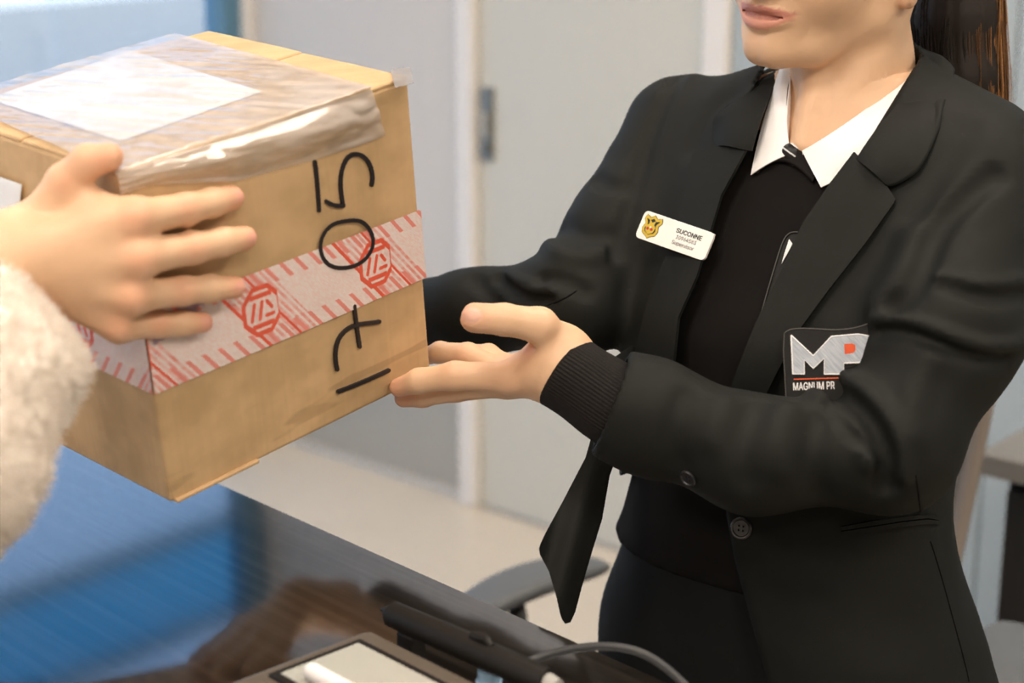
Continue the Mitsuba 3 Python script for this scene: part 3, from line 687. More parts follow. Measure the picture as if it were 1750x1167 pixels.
mat('m_jacket', bump(prin(mikit.proc(lambda p, n, uv: mix((0.0044, 0.0052, 0.0045), (0.0066, 0.0076, 0.0066), pnoise(p.x*900, p.y*900, p.z*1400))), 0.70, 0.22, sheen=0.06, sheen_tint=0.2),
     lambda p, n, uv: pnoise(p.x*1500, p.y*1500, p.z*1500)*1.2e-4, 3e-4))
jm = surface(jacket, lo, hi, .0037)
put('person__jacket', jm, 'm_jacket', 'black tailored jacket', smooth=True)

# lapels and jacket collar lie on the jacket fronts
def roll(edge, h0=.004, h1=.013, w=.030):
    """Lapels stand highest along their roll line and lie down towards the outer edge."""
    L = LineString(edge)
    return lambda pts: h0+(h1-h0)*np.exp(-(shapely.distance(shapely.points(pts), L)*.00054/w)**2)
tj = lambda P: trunk(P)-0.0025
def tjr(P):
    r = chain(P, [RS, RM, RE, RF, RW], np.array([.062, .056, .047, .037, .033]), .03); return smin(trunk(P), r, .035)-.003
put('person__jacket__lapel', patch(tj, [(1465, 272), (1517, 322), (1532, 345), (1480, 418), (1420, 495), (1372, 562), (1330, 640), (1300, 700), (1262, 735), (1250, 690), (1270, 632), (1302, 556), (1345, 468), (1380, 390), (1425, 325)], roll([(1465, 272), (1380, 390), (1300, 560), (1255, 690)]), .0035, 7), 'm_jacket', smooth=40)
put('person__jacket__lapel', patch(tjr, [(1284, 258), (1228, 256), (1190, 266), (1178, 330), (1160, 400), (1147, 436), (1113, 522), (1094, 600), (1075, 700), (1140, 720), (1158, 645), (1168, 546), (1199, 477), (1240, 340), (1266, 292)], roll([(1290, 250), (1240, 340), (1199, 477), (1158, 660)], .0055, .0085), .0035, 7), 'm_jacket', smooth=40)
# ---------------------------------------------------------------- jumper, trousers
def _knit(p, n, uv): 
    s = p.x*XT[0]+p.y*XT[1]; return dr.sin(s*2*math.pi/0.0021)*1.6e-4+pnoise(p.x*900, p.y*900, p.z*900)*1.5e-4
mat('m_knit', bump(prin((0.0085, 0.0075, 0.0072), 0.9, 0.12, sheen=0.1), _knit, 3e-4))
NKP = cam(1352, 270, 1.565); NKN = unit(np.array([0, 0, 1.0])+YT*.42)
def jumper(P):
    d = trunk(P, -.0125)+.0
    d = d-(meshkit.fbm(P*15, 3, 31)-0.5)*.008*(np.abs(d) < .03)
    neck = cone(P, cam(1448, 60, 1.615), cam(1448, 275, 1.630), .0575, .0600)
    d = smax(d, -neck, .006)
    d = smax(d, (P-NKP)@NKN, .005); d = smax(d, .945-P[:, 2], .006)
    return smax(d, (P[:, 2]-1.405), .006)
jp = surface(jumper, lo, hi, .005)
nk_ = trimesh.intersections.mesh_plane(jp, NKN, NKP-NKN*.004) if False else None
put('person__jumper', jp, 'm_knit', 'black knitted jumper with a ribbed round neck', smooth=True)
def _rib(p, n, uv): return dr.sin(uv.x*2*math.pi/0.0034)*3.5e-4
mat('m_rib', bump(prin((0.0105, 0.0092, 0.0088), 0.85, 0.2, sheen=0.3), _rib, 3e-4))
# the ribbed cuff at the left wrist
def cuffring(a, b, ra, rb_, n=64, m=14, wall=.0025):
    ax = unit(b-a); u = unit(np.cross(ax, [0, 0, 1])); w = np.cross(ax, u)
    g = np.linspace(0, 2*np.pi, n+1); t = np.linspace(0, 1, m)
    G, Tt = np.meshgrid(g, t); R = ra+(rb_-ra)*Tt+.0012*np.sin(Tt*3*np.pi)*np.sin(G*2)
    P = a+(b-a)*Tt[..., None]+R[..., None]*(np.cos(G)[..., None]*u+np.sin(G)[..., None]*w)
    Q = a+(b-a)*Tt[..., None]+(R-wall)[..., None]*(np.cos(G)[..., None]*u+np.sin(G)[..., None]*w)
    # outside, the rolled end, inside
    A = np.concatenate([P, (P[-1:]*.5+Q[-1:]*.5+ax*wall*.6), Q[::-1]]); k, n1 = A.shape[:2]
    i, j = np.meshgrid(np.arange(k-1), np.arange(n1-1), indexing='ij'); q = np.stack([i*n1+j, i*n1+j+1, (i+1)*n1+j+1, (i+1)*n1+j], -1).reshape(-1, 4)
    uv = np.stack([np.broadcast_to(g*0.036, (k, n1)).ravel(), np.broadcast_to(np.arange(k)[:, None]*.003, (k, n1)).ravel()], 1)
    return trimesh.Trimesh(A.reshape(-1, 3), np.vstack([q[:, [0, 2, 1]], q[:, [0, 3, 2]]]), process=False), uv
m, uv = cuffring(cam(1125, 742, 1.482), cam(963, 633, 1.502), .0355, .0345)
put('person__jumper__cuff', m, 'm_rib', 'ribbed black cuff', smooth=True, uv=uv)
# ribbed neckband
def ringpts(c, rx, ry, n=72):
    g = np.linspace(0, 2*np.pi, n+1); return c+np.outer(np.cos(g)*rx, XT)+np.outer(np.sin(g)*ry, YT)
# ---------------------------------------------------------------- trousers and shoes
hipc = ctr(.95)
HIP = Loft([(.76, *hipc[:2], .165, .115), (.86, *hipc[:2], .165, .112), (.94, *ctr(.94)[:2], .155, .104), (1.0, *ctr(1.0)[:2], .150, .100), (1.05, *ctr(1.05)[:2], .150, .098)], XT, YT)
def hips(P, o=0.0): return HIP(P, o)
def legs(P):
    d = hips(P); d = smax(d, P[:, 2]-.985, .01); d = smax(d, .80-P[:, 2], .02)
    for s in (-1, 1):
        h = hipc+XT*s*.088; h = np.array([h[0], h[1], .84]); k = h+YT*.02+XT*s*.004; k[2] = .46; a = h-YT*.02+XT*s*.01; a[2] = .06
        d = smin(d, chain(P, [h, k, a], [.086, .066, .058], .04), .05)
    return smax(d, .055-P[:, 2], .006)
mat('m_trouser', prin((0.0080, 0.0088, 0.0090), 0.8, 0.2))
put('person__trousers', surface(legs, hipc-[.32, .32, .95], hipc+[.32, .32, .06], .009), 'm_trouser', 'black trousers', smooth=True)
mat('m_shoe', prin((0.01, 0.01, 0.01), 0.3, 0.5))
for s in (-1, 1):
    a = hipc+XT*s*.098-YT*.02; a[2] = 0
    f = lambda P, a=a: smax(smin(cone(P, a+[0, 0, .052]-YT*.02, a+YT*.10+[0, 0, .036], .040, .034), cone(P, a+YT*.05+[0, 0, .030], a+YT*.17+[0, 0, .026], .036, .026), .03), .001-P[:, 2], .004)
    put('person__shoe', surface(f, a-[.25, .25, .02], a+[.25, .25, .14], .006), 'm_shoe', 'black shoe', smooth=True)
# ---------------------------------------------------------------- head
YAWH = math.radians(50); hx = np.array([math.cos(YAWH), -math.sin(YAWH), 0]); hy = np.array([-math.sin(YAWH), -math.cos(YAWH), 0]); hz = np.array([0, 0, 1.0])
_r = math.radians(5); hx, hz = unit(hx*math.cos(_r)-hz*math.sin(_r)), unit(hz*math.cos(_r)+hx*math.sin(_r))
_r = math.radians(2); hy, hz = unit(hy*math.cos(_r)-hz*math.sin(_r)), unit(hz*math.cos(_r)+hy*math.sin(_r))
HR = np.stack([hx, hy, hz]); HS = 1.04
HO = cam(1291, 27, 1.548)-HS*(np.array([0, .104, -.0555])@HR)
def hw(p): return HO+HS*(np.asarray(p, float)@HR)          # head metres -> world
MOUTH = np.array([(-.0355, .079, -.0500), (-.024, .0925, -.0540), (-.010, .1015, -.0560), (0, .1035, -.0555), (.010, .1015, -.0560), (.024, .0925, -.0540), (.0355, .079, -.0500)])
UPL = np.array([(-.033, .081, -.0500), (-.019, .0945, -.0500), (-.007, .1005, -.0480), (0, .1010, -.0490), (.007, .1005, -.0480), (.019, .0945, -.0500), (.033, .081, -.0500)])
LOL = np.array([(-.030, .083, -.0528), (-.017, .0945, -.0590), (0, .0990, -.0622), (.017, .0945, -.0590), (.030, .083, -.0528)])
UPS, LOS, MOS = spline(UPL, 24), spline(LOL, 24), spline(MOUTH, 32)
def tubef(P, L, rads):
    d = None
    for a, b, ra, rb_ in zip(L[:-1], L[1:], rads[:-1], rads[1:]):
        c = cone(P, a, b, ra, rb_); d = c if d is None else np.minimum(d, c)
    return d
I3 = np.eye(3)
def headf(P):
    p = (P-HO)@HR.T/HS
    q = p.copy(); q[:, 0] = np.abs(q[:, 0])
    d = ell(q, (0, -.014, .045), I3, (.073, .094, .083))
    d = smin(d, ell(q, (0, .024, -.012), I3, (.061, .074, .082)), .03)
    jaw = chain(q, [np.array([.050, -.004, -.030]), np.array([.0475, .010, -.058]), np.array([.026, .060, -.079]), np.array([.008, .083, -.085])], [.019, .0165, .0155, .0150], .02)
    d = smin(d, jaw, .028)
    d = smin(d, cone(q, np.array([0, .081, -.083]), np.array([.006, .081, -.083]), .0165, .0155), .012)
    d = smin(d, ell(q, (.037, .062, -.028), I3, (.027, .026, .029)), .022)
    d = smin(d, ell(q, (0, .072, -.052), I3, (.030, .026, .030)), .018)
    d = smin(d, chain(q, [np.array([0, .094, .016]), np.array([0, .113, -.020]), np.array([0, .116, -.026])], [.008, .0085, .0092], .01), .012)
    d = smin(d, ell(q, (.0115, .103, -.029), I3, (.0078, .010, .0075)), .008)
    ey = np.exp(-(((q-[.031, .092, .018])/[.017, .02, .011])**2).sum(1)); d = d+.008*ey
    d = smin(d, ell(q, (.031, .078, .017), I3, (.0135, .0128, .0125)), .003)
    d = smin(d, cone(q, np.array([.012, .093, .033]), np.array([.045, .083, .034]), .006, .005), .015)
    near = np.linalg.norm(p-[0, .095, -.056], axis=1) < .05
    if near.any():
        s = p[near]
        u = tubef(s, UPS, .0018+.0026*np.sin(np.linspace(0, np.pi, 24))**.7); l = tubef(s, LOS, .0018+.0046*np.sin(np.linspace(0, np.pi, 24))**.8)
        e = smin(d[near], u, .0035); e = smin(e, l, .0045)
        m = pl(s, MOS); e = e+.0024*np.exp(-(m/.0014)**2)
        e = e+.0020*np.exp(-(np.linalg.norm(np.c_[s[:, 0]/2.2, s[:, 1]-.095, s[:, 2]+.0725], axis=1)/.005)**2)
        e = e+.0007*np.exp(-((s[:, 0]/.003)**2))*np.exp(-((s[:, 2]+.040)/.007)**2)
        d = d.copy(); d[near] = e
    fold = spline(np.array([(.020, .098, -.028), (.033, .088, -.042), (.040, .079, -.056), (.036, .080, -.070), (.029, .083, -.078)]), 12)
    nf = np.linalg.norm(q-[.033, .085, -.052], axis=1) < .045
    if nf.any(): d = d.copy(); d[nf] += .0005*np.exp(-(pl(q[nf], fold)/.0035)**2)
    # ears
    er = np.maximum(ell(q, (.0735, -.010, -.002), I3, (.0085, .017, .029)), -ell(q, (.081, -.006, .000), I3, (.006, .010, .017)))
    er = smin(er, ell(q, (.0755, -.003, -.0375), I3, (.0070, .0095, .0105)), .006)
    d = smin(d, er, .006)
    return d*HS
NB = np.array(cam(1452, 262, 1.640)); NT = hw((0, -.022, -.030))
def neckf(P):
    d = chain(P, [NT, NT*.45+NB*.55, NB, NB-[0, 0, .06]], [.050, .0500, .0545, .085], .03)
    st = chain(P, [hw((.052, -.022, -.045)), cam(1400, 262, 1.583)], [.012, .009], .01)
    d = smin(d, st, .022)
    ad = cone(P, hw((0, .012, -.080)), cam(1372, 250, 1.575), .014, .012)
    return smin(d, ad, .02)
def headneck(P): return smin(headf(P), neckf(P), .013)
hm = solid(headneck, HO-[.14, .14, .30], HO+[.15, .15, .16], .0016)
# ---------------------------------------------------------------- left hand: palm up under the parcel
def C(x, y, d): return cam(x, y, d)
LHJ = dict(
    wrist=[C(1030, 672, 1.497), C(962, 632, 1.502)],
    thumb=[C(958, 596, 1.500), C(922, 556, 1.480), C(862, 546, 1.470), C(812, 543, 1.468)],
    index=[C(872, 645, 1.513), C(778, 642, 1.520), C(716, 651, 1.532), C(682, 662, 1.545)],
    middle=[C(868, 652, 1.540), C(778, 664, 1.555), C(722, 676, 1.565), C(690, 680, 1.572)],
    ring=[C(862, 642, 1.562), C(800, 606, 1.585), C(752, 602, 1.610), C(722, 610, 1.630)],
    pinky=[C(868, 630, 1.580), C(835, 606, 1.600), C(800, 603, 1.622), C(775, 606, 1.640)])
LHR = dict(thumb=[.0175, .0150, .0130, .0128], index=[.0132, .0122, .0106, .0085], middle=[.0135, .0115, .0100, .0085], ring=[.0130, .0105, .0095, .0080], pinky=[.0118, .0095, .0085, .0072])
def hand_l(P):
    J, R = LHJ, LHR
    w = J['wrist'][1]
    d = chain(P, [LC, J['wrist'][0], w], [.024, .0245, .026], .012)
    palm = None
    for n, r0 in (('index', .021), ('middle', .022), ('ring', .021), ('pinky', .019)):
        c = cone(P, w, J[n][0], r0, R[n][0]+.0005); palm = c if palm is None else smin(palm, c, .014)
    d = smin(d, palm, .02)
    th = cone(P, w, J['thumb'][0], .022, .020); d = smin(d, th, .02)
    d = smin(d, cone(P, C(950, 605, 1.505), C(898, 630, 1.512), .016, .013), .010)
    for n in ('thumb', 'index', 'middle', 'ring', 'pinky'):
        f = chain(P, J[n], R[n], .005); d = smin(d, f, .007)
    # crease between thumb mound and palm
    m = np.linalg.norm(P-C(905, 592, 1.49), axis=1) < .045
    if m.any():
        L = np.array([C(878, 585, 1.492), C(892, 590, 1.490), C(915, 591, 1.486), C(938, 588, 1.482)])
        d = d.copy(); d[m] += .0040*np.exp(-(pl(P[m], L)/.0035)**2)
    # thumb nail: a flat with a rim
    nc = C(806, 538, 1.4555)
    m = np.linalg.norm(P-nc, axis=1) < .02
    if m.any():
        q = P[m]-nc; ax = unit(J['thumb'][3]-J['thumb'][2]); nn = unit(EYE-nc); nn = unit(nn-ax*(nn@ax)); bb = np.cross(ax, nn)
        e = np.hypot(q@ax/.0085, q@bb/.0068); d = d.copy(); d[m] += .0006*np.exp(-((e-1)/.16)**2)+.0003*(e < 1)
    return d
A = np.vstack([np.array(v) for v in LHJ.values()])
hl = solid(hand_l, A.min(0)-.035, A.max(0)+.04, .0017)
# ---------------------------------------------------------------- right hand, cupped under the far side of the parcel
pz = lambda x, y, z: bw(x, y, z)
RHW = RW+np.array([-.015, 0, -.012])
ud, ld, dn = BX, BY, -BZ
RHJ = dict(
    thumb=[pz(.312, .288, -.016), pz(.285, .294, .008), pz(.270, .2870, .026), pz(.258, .2850, .042)],
    index=[pz(.264, .262, -.023), pz(.226, .248, -.0165), pz(.202, .240, -.0140), pz(.183, .234, -.0115)],
    middle=[pz(.258, .243, -.024), pz(.216, .227, -.0170), pz(.189, .218, -.0140), pz(.168, .212, -.0115)],
    ring=[pz(.260, .223, -.024), pz(.220, .206, -.0165), pz(.195, .197, -.0140), pz(.175, .191, -.0115)],
    pinky=[pz(.268, .205, -.022), pz(.236, .190, -.0155), pz(.217, .182, -.0130), pz(.202, .176, -.0105)])
RHR = dict(thumb=[.0165, .0135, .0115, .0095], index=[.0130, .0108, .0096, .0080], middle=[.0130, .0108, .0096, .0080], ring=[.0124, .0102, .0090, .0078], pinky=[.0112, .0090, .0080, .0070])
rw_ = pz(.340, .262, -.036)
def hand_r(P):
    d = chain(P, [RF, RW*.5+rw_*.5, rw_], [.030, .027, .025], .012); palm = None
    for n in ('index', 'middle', 'ring', 'pinky'):
        c = cone(P, rw_, RHJ[n][0], .019, RHR[n][0]); palm = c if palm is None else smin(palm, c, .012)
    d = smin(d, palm, .02); d = smin(d, cone(P, rw_, RHJ['thumb'][0], .02, .017), .015)
    for n in RHJ: d = smin(d, chain(P, RHJ[n], RHR[n], .005), .006)
    return d
A = np.vstack([np.array(v) for v in RHJ.values()]+[rw_])
hr = solid(hand_r, A.min(0)-.035, A.max(0)+.05, .0026)
# ---------------------------------------------------------------- the rest of her body, under the clothes
def under(P):
    d = smax(trunk(P, -.030), .98-P[:, 2], .02); d = smax(d, P[:, 2]-1.40, .02); d = smin(d, smax(hips(P, -.034), P[:, 2]-1.02, .01), .02)
    d = smin(d, chain(P, [LS, LM, LE, LF, LC, LHJ['wrist'][0]], [.046, .043, .034, .031, .026, .024], .02), .02)
    d = smin(d, chain(P, [RS, RM, RE, RF, RW*.5+rw_*.5], [.044, .041, .035, .030, .027], .02), .02)
    d = smin(d, neckf(P), .02)
    for s in (-1, 1):
        h = hipc+XT*s*.088; h = np.array([h[0], h[1], .84]); k = h+YT*.02+XT*s*.004; k[2] = .46; a = h-YT*.02+XT*s*.01; a[2] = .07
        d = smin(d, chain(P, [h, k, a, a+YT*.10-[0, 0, .04]], [.066, .050, .034, .022], .03), .04)
    return d
ub = solid(under, lo-[0, 0, .75], hi+[0, 0, -.06], .008)
def weld(*ms):
    try:
        M = list(ms)
        if any(x.status() != manifold3d.Error.NoError for x in M): raise ValueError('not manifold')
        return tri(manifold3d.Manifold.batch_boolean(M, manifold3d.OpType.Add))
    except Exception as e:
        print('weld:', e); return join([tri(m) for m in ms])
body = weld(hm, ub, hl, hr)
P = np.array(body.vertices)
hot = [(LHJ[n][3], .014, .55) for n in LHR]+[(LHJ[n][1], .011, .30) for n in LHR]+[(C(896, 590, 1.49), .010, .7), (LHJ['index'][0], .02, .2), (RHJ['index'][3], .012, .4)]
hot += [(hw((.045, .075, -.020)), .022, .22), (hw((.0725, -.003, -.040)), .010, .35), (hw((0, .098, -.075)), .010, .1)]
col = skincol(P, hot)
p = (P-HO)@HR.T/HS
m = np.linalg.norm(p-[0, .095, -.056], axis=1) < .05
lipw = np.zeros(len(P)); s_ = p[m]
ax_ = np.abs(s_[:, 0]); zt = np.interp(ax_, [0, .005, .012, .022, .0355], [-.0470, -.0456, -.0462, -.0480, -.0500]); zm_ = np.interp(ax_, [0, .010, .024, .0355], [-.0555, -.0560, -.0540, -.0500]); zb = np.interp(ax_, [0, .010, .020, .030, .0355], [-.0672, -.0660, -.0620, -.0550, -.0500])
sm = lambda x: np.clip(x/.0012+.5, 0, 1)
lipw[m] = sm(zt-s_[:, 2])*sm(s_[:, 2]-zb)*(s_[:, 1] > .07)*np.clip((.0350-ax_)/.007, 0, 1); upw = np.zeros(len(P)); upw[m] = lipw[m]*sm(s_[:, 2]-zm_)
col = tint(col, lipw*.80, (0.53, 0.215, 0.165)); col = tint(col, upw*.75, (0.36, 0.130, 0.098))
mw = np.zeros(len(P)); mw[m] = np.exp(-(pl(s_, MOS)/.0017)**2); col = tint(col, mw*.9, (.16, .035, .03))
for sx in (-1, 1):
    e = np.linalg.norm((p-[sx*.031, .0905, .017])/[.011, .006, .0048], axis=1); col = tint(col, (e < 1)*1.0, (.7, .68, .66))
    e = np.linalg.norm(p-[sx*.031, .0912, .0168], axis=1); col = tint(col, (e < .0050)*1.0, (.06, .03, .02)); 
    e = pl(p[:, :], np.array([(sx*.014, .096, .034), (sx*.030, .096, .038), (sx*.046, .086, .034)])); col = tint(col, np.clip(1.4-e/.004, 0, 1), (.03, .02, .014))
nc = C(806, 538, 1.4555); ax = unit(LHJ['thumb'][3]-LHJ['thumb'][2]); nn = unit(EYE-nc); nn = unit(nn-ax*(nn@ax)); bb = np.cross(ax, nn); q = P-nc
e = np.hypot(q@ax/.0085, q@bb/.0068); col = tint(col, np.where((np.linalg.norm(q, axis=1) < .014) & (q@nn > -.008), np.clip((1.08-e)/.2, 0, 1), 0)*.6, (.66, .40, .34))
SKIN = mat('m_skin', bump(prin({'type': 'mesh_attribute', 'name': 'vertex_color'}, 0.48, 0.42, sheen=0.1), lambda p, n, uv: pnoise(p.x*1400, p.y*1400, p.z*1400)*5e-5, 3e-4))
put('person__body', body, 'm_skin', smooth=True, color=col)
say('person', 'woman with a ponytail in a black jacket holding the parcel from behind the counter', 'person')
# ---------------------------------------------------------------- shirt, collars, tie
def S(px, py, off=0.0, f=tj, d0=1.25, d1=1.95):
    d = shoot(f, [px], [py], d0, d1)[0]; p = cam(px, py, d); return p+grad(f, p[None])[0]*off
mat('m_shirt', bump(prin((0.80, 0.80, 0.81), 0.75, 0.25, sheen=0.2), lambda p, n, uv: pnoise(p.x*1600, p.y*1600, p.z*1600)*8e-5, 3e-4))
NC = cam(1452, 150, 1.632)
def back(rad, z, a0, a1, n):
    """Points round the back of the neck, from her left (a0) to her right (a1), angles from YT."""
    g = np.radians(np.linspace(a0, a1, n)); c = NC.copy(); c[2] = z; return [c+rad*(math.sin(t)*XT+math.cos(t)*YT) for t in g]
_ju = lambda P: trunk(P, -.0125)
def dep(px, py, lift, fs): return C(px, py, min(shoot(f, [px], [py], 1.3, 1.95)[0] for f in fs)-lift)
FR = [dep(1371, 258, .007, (headneck, _ju)), dep(1430, 222, .006, (headneck, _ju)), dep(1500, 172, .006, (headneck,)), C(1546, 137, 1.578), C(1568, 116, 1.615), C(1562, 100, 1.650), C(1542, 82, 1.680)]
FL = [dep(1352, 262, .006, (headneck, _ju)), C(1344, 195, 1.588), C(1350, 130, 1.625), C(1358, 108, 1.660)]
backp = [FR[-1]*(1-t)+FL[-1]*t-YT*.020*math.sin(math.pi*t)+np.array([0, 0, .006])*math.sin(math.pi*t) for t in np.linspace(0, 1, 7)[1:-1]]
foldline = FR+backp+FL[::-1]
FS = spline(foldline, 120)
cen = FS.mean(0)
inw = FS-(FS-NC)*np.array([1, 1, 0])*.10-np.array([0, 0, .030])
put('person__shirt', sheet(FS, inw, 8, .0011), 'm_shirt', 'white shirt with an open pointed collar', smooth=50)
def wing(A, B, n=40, rows=16, bul=.0035):
    A, B = spline(A, n), spline(B, n)
    sg = np.sign(np.cross(np.gradient(A, axis=0)[n//3], (B-A)[n//3])@(EYE-A[n//3]))
    return sheet(A, B, rows, .0012, lambda s, t: sg*bul*np.sin(np.pi*np.clip(t, 0, 1))*(0.5+0.5*np.sin(np.pi*s))+.0006*np.sin(9*s+4*t))
put('person__shirt__collar', wing(FR, [dep(1403, 321, .006, (_ju,)), dep(1462, 284, .004, (_ju,)), dep(1522, 224, .002, (_ju,)), C(1574, 160, 1.563), C(1592, 122, 1.615), C(1588, 98, 1.655), C(1560, 76, 1.69)]), 'm_shirt', smooth=50)
put('person__shirt__collar', wing(FL[::-1], [C(1345, 98, 1.680), C(1328, 132, 1.640), dep(1300, 228, .004, (_ju,)), dep(1283, 299, .006, (_ju,))]), 'm_shirt', smooth=50)
stp = [C(1336, 300, 1.556), C(1400, 296, 1.553), C(1440, 262, 1.566), C(1360, 240, 1.585), C(1318, 262, 1.575)]
# shirt front inside the neckline and the tie knot
put('person__shirt__front', patch(lambda P: trunk(P, -.019), [(1322, 262), (1352, 250), (1372, 250), (1425, 262), (1440, 300), (1400, 330), (1330, 330)], .002, .0015, 6), 'm_shirt', smooth=40)
mat('m_tie', prin(mikit.proc(lambda p, n, uv: mix((.008, .008, .009), (.60, .60, .62), dr.select(dr.abs((p.x*0.8+p.z*1.2)*95-dr.floor((p.x*0.8+p.z*1.2)*95)-0.5) < 0.10, 1.0, 0.0))), 0.45, 0.4))
kn = surface(lambda P: smin(cone(P, C(1352, 262, 1.572), C(1364, 284, 1.572), .0095, .0075), cone(P, C(1366, 290, 1.574), C(1372, 340, 1.575), .008, .012), .006), C(1362, 285, 1.56)-[.05, .05, .06], C(1362, 285, 1.56)+[.05, .05, .05], .002)
put('person__necktie', kn, 'm_tie', 'dark tie knot with pale stripes', smooth=True)
# ribbed neckband of the jumper
nb = [S(x, y, .001, lambda P: trunk(P, -.0125)) for x, y in ((1300, 288), (1316, 274), (1336, 267), (1358, 271), (1378, 284), (1396, 302))]
nbs = spline(nb, 60); nrm = grad(lambda P: trunk(P), nbs)
up_ = np.array([0, 0, 1.0])-nrm*nrm[:, 2:]; up_ /= np.linalg.norm(up_, axis=1, keepdims=True)
band = sheet(nbs+up_*.008+nrm*.0025, nbs-up_*.007+nrm*.003, 8, .003, lambda s, t: .0022*np.sin(np.pi*t))
arc = np.linspace(0, 1, 60)*.12
put('person__jumper__neckband', band, 'm_rib', 'ribbed neckband', smooth=True, uv=np.tile(np.c_[np.tile(arc, 8), np.zeros(480)], (2, 1)))
# jacket collar: the two notched halves, running round the back of the neck
def onsh(px, py, off): return S(px, py, off)
def V(ang, rad, lift=.003):
    t = math.radians(ang); c = NC+rad*(math.sin(t)*XT+math.cos(t)*YT); z = np.linspace(1.44, 1.30, 200); q = np.tile(c, (200, 1)); q[:, 2] = z
    k = np.argmax(trunk(q) < 0); return np.array([c[0], c[1], z[k]+lift])
AR = [dep(1465, 272, .013, (tj,)), dep(1505, 214, .011, (tj,)), C(1553, 160, 1.550), C(1579, 122, 1.605), C(1579, 96, 1.655), C(1556, 72, 1.692)]
BRr = [S(1517, 322, .004), S(1562, 303, .004), S(1601, 235, .004), S(1608, 200, .003), V(112, .092), V(138, .086)]
ALl = [dep(1285, 258, .009, (tjr,)), dep(1304, 194, .008, (tjr,)), C(1329, 136, 1.650), C(1350, 102, 1.692)]
BLl = [S(1228, 256, .004, tjr), S(1223, 214, .003, tjr), S(1262, 176, .003, tjr), V(-130, .088)]
bA = [AR[-1]*(1-t)+ALl[-1]*t-YT*.028*math.sin(math.pi*t)+np.array([0, 0, .006])*math.sin(math.pi*t) for t in np.linspace(0, 1, 5)[1:-1]]
bB = [V(162, .082), V(184, .082), V(206, .084)]
def poly3(L, n): 
    L = np.array(L); s = np.r_[0, np.cumsum(np.linalg.norm(np.diff(L, axis=0), axis=1))]; s /= s[-1]
    from scipy.interpolate import PchipInterpolator
    return PchipInterpolator(s, L)(np.linspace(0, 1, n))
def match(A, B, n):
    """Curves through paired points."""
    from scipy.interpolate import PchipInterpolator
    A, B = np.array(A), np.array(B); k = np.arange(len(A)); t = np.linspace(0, len(A)-1, n)
    return PchipInterpolator(k, A)(t), PchipInterpolator(k, B)(t)
a_, b_ = match(AR+bA+ALl[::-1], BRr+bB+BLl[::-1], 130)
CSG = np.sign(np.cross(np.gradient(a_, axis=0)[20], (b_-a_)[20])@(EYE-a_[20]))
put('person__jacket__collar', sheet(a_, b_, 16, .0035, lambda s, t: CSG*.005*np.sin(np.pi*t)), 'm_jacket', smooth=50)
# stand under the collar, closing the gap to the shoulder
a_ = a_[26:114]
put('person__jacket__collar_stand', sheet(a_-(a_-NC)*[.06, .06, 0]-[0, 0, .002], a_-(a_-NC)*[-.02, -.02, 0]-[0, 0, .040], 6, .003), 'm_jacket', smooth=50)
# hanging right front of the open jacket
FLP = [(1150, 640), (1090, 690), (1042, 812), (1029, 887), (1012, 942), (994, 1004), (983, 1046), (975, 1063), (966, 1066), (959, 1056), (951, 1020), (938, 976), (923, 948), (921, 936), (932, 912), (962, 857), (1001, 782), (1024, 700), (1036, 620), (1080, 590)]
def flapsheet():
    pts, F, nr = polymesh(FLP, 9); x, y = pts[:, 0], pts[:, 1]
    d = np.interp(y, [590, 680, 800, 950, 1066], [1.600, 1.592, 1.575, 1.545, 1.530])
    fold = (x-np.interp(y, [590, 812, 1066], [1060, 1015, 970]))
    d = d+.006*np.sin(fold/13.0+y/160)*np.interp(y, [700, 850, 1066], [0.2, 1, 1.1])+.00022*fold
    P = EYE+ray(x, y)*d[:, None]; N = -FWD[None]+0*P
    return thick(P, P-N*.003, F, nr)
put('person__jacket__front_panel', flapsheet(), 'm_jacket', smooth=45)
# welt pocket, buttons, seams
jf = lambda P: jack1(P)
W1 = [(1436, 899), (1493, 888), (1562, 879), (1586, 878), (1602, 883), (1602, 887), (1580, 884), (1540, 888), (1493, 896), (1437, 905)]
W2 = [(1437, 907), (1493, 898), (1540, 890), (1580, 886), (1602, 889), (1602, 895), (1580, 894), (1540, 898), (1493, 906), (1440, 913)]
for w_ in (W1, W2): put('person__jacket__pocket_welt', patch(jf, w_, .0035, .003, 5), 'm_jacket', smooth=40)
mat('m_button', prin((0.008, 0.009, 0.012), 0.25, 0.6, clearcoat=0.5))
def button(px, py, r, nblend=0.0):
    c = S(px, py, 0.0005, jf); n = unit(grad(jf, c[None])[0]*(1-nblend)+unit(EYE-c)*nblend); u = unit(np.cross([0, 0, 1], n)); v = np.cross(n, u)
    prof = np.array([(0, 0), (r*.92, 0), (r, .0012), (r, .0024), (r*.9, .0032), (r*.78, .0030), (r*.70, .0020), (0, .0019)])
    m = manifold3d.CrossSection([prof.tolist()]).revolve(36)
    for dx, dy in ((1, 1), (1, -1), (-1, 1), (-1, -1)):
        m = m-manifold3d.Manifold.cylinder(.01, r*.09, r*.09, 10, True).translate([dx*r*.2, dy*r*.2, 0])
    return frame(tri(m), u, v, n, c)
put('person__jacket__button', button(1268, 902, .0100, .3), 'm_button', smooth=35)
put('person__jacket__button', button(1178, 815, .0078), 'm_button', 'button on the sleeve', smooth=35)
mat('m_seam', prin((0.003, 0.003, 0.003), 0.9, 0.1))
def seam(px, r=.0007, f=jf):
    s = spline(np.array(px, float), 40); d = shoot(f, s[:, 0], s[:, 1], 1.25, 1.95); return tube(EYE+ray(s[:, 0], s[:, 1])*d[:, None], r, 6)
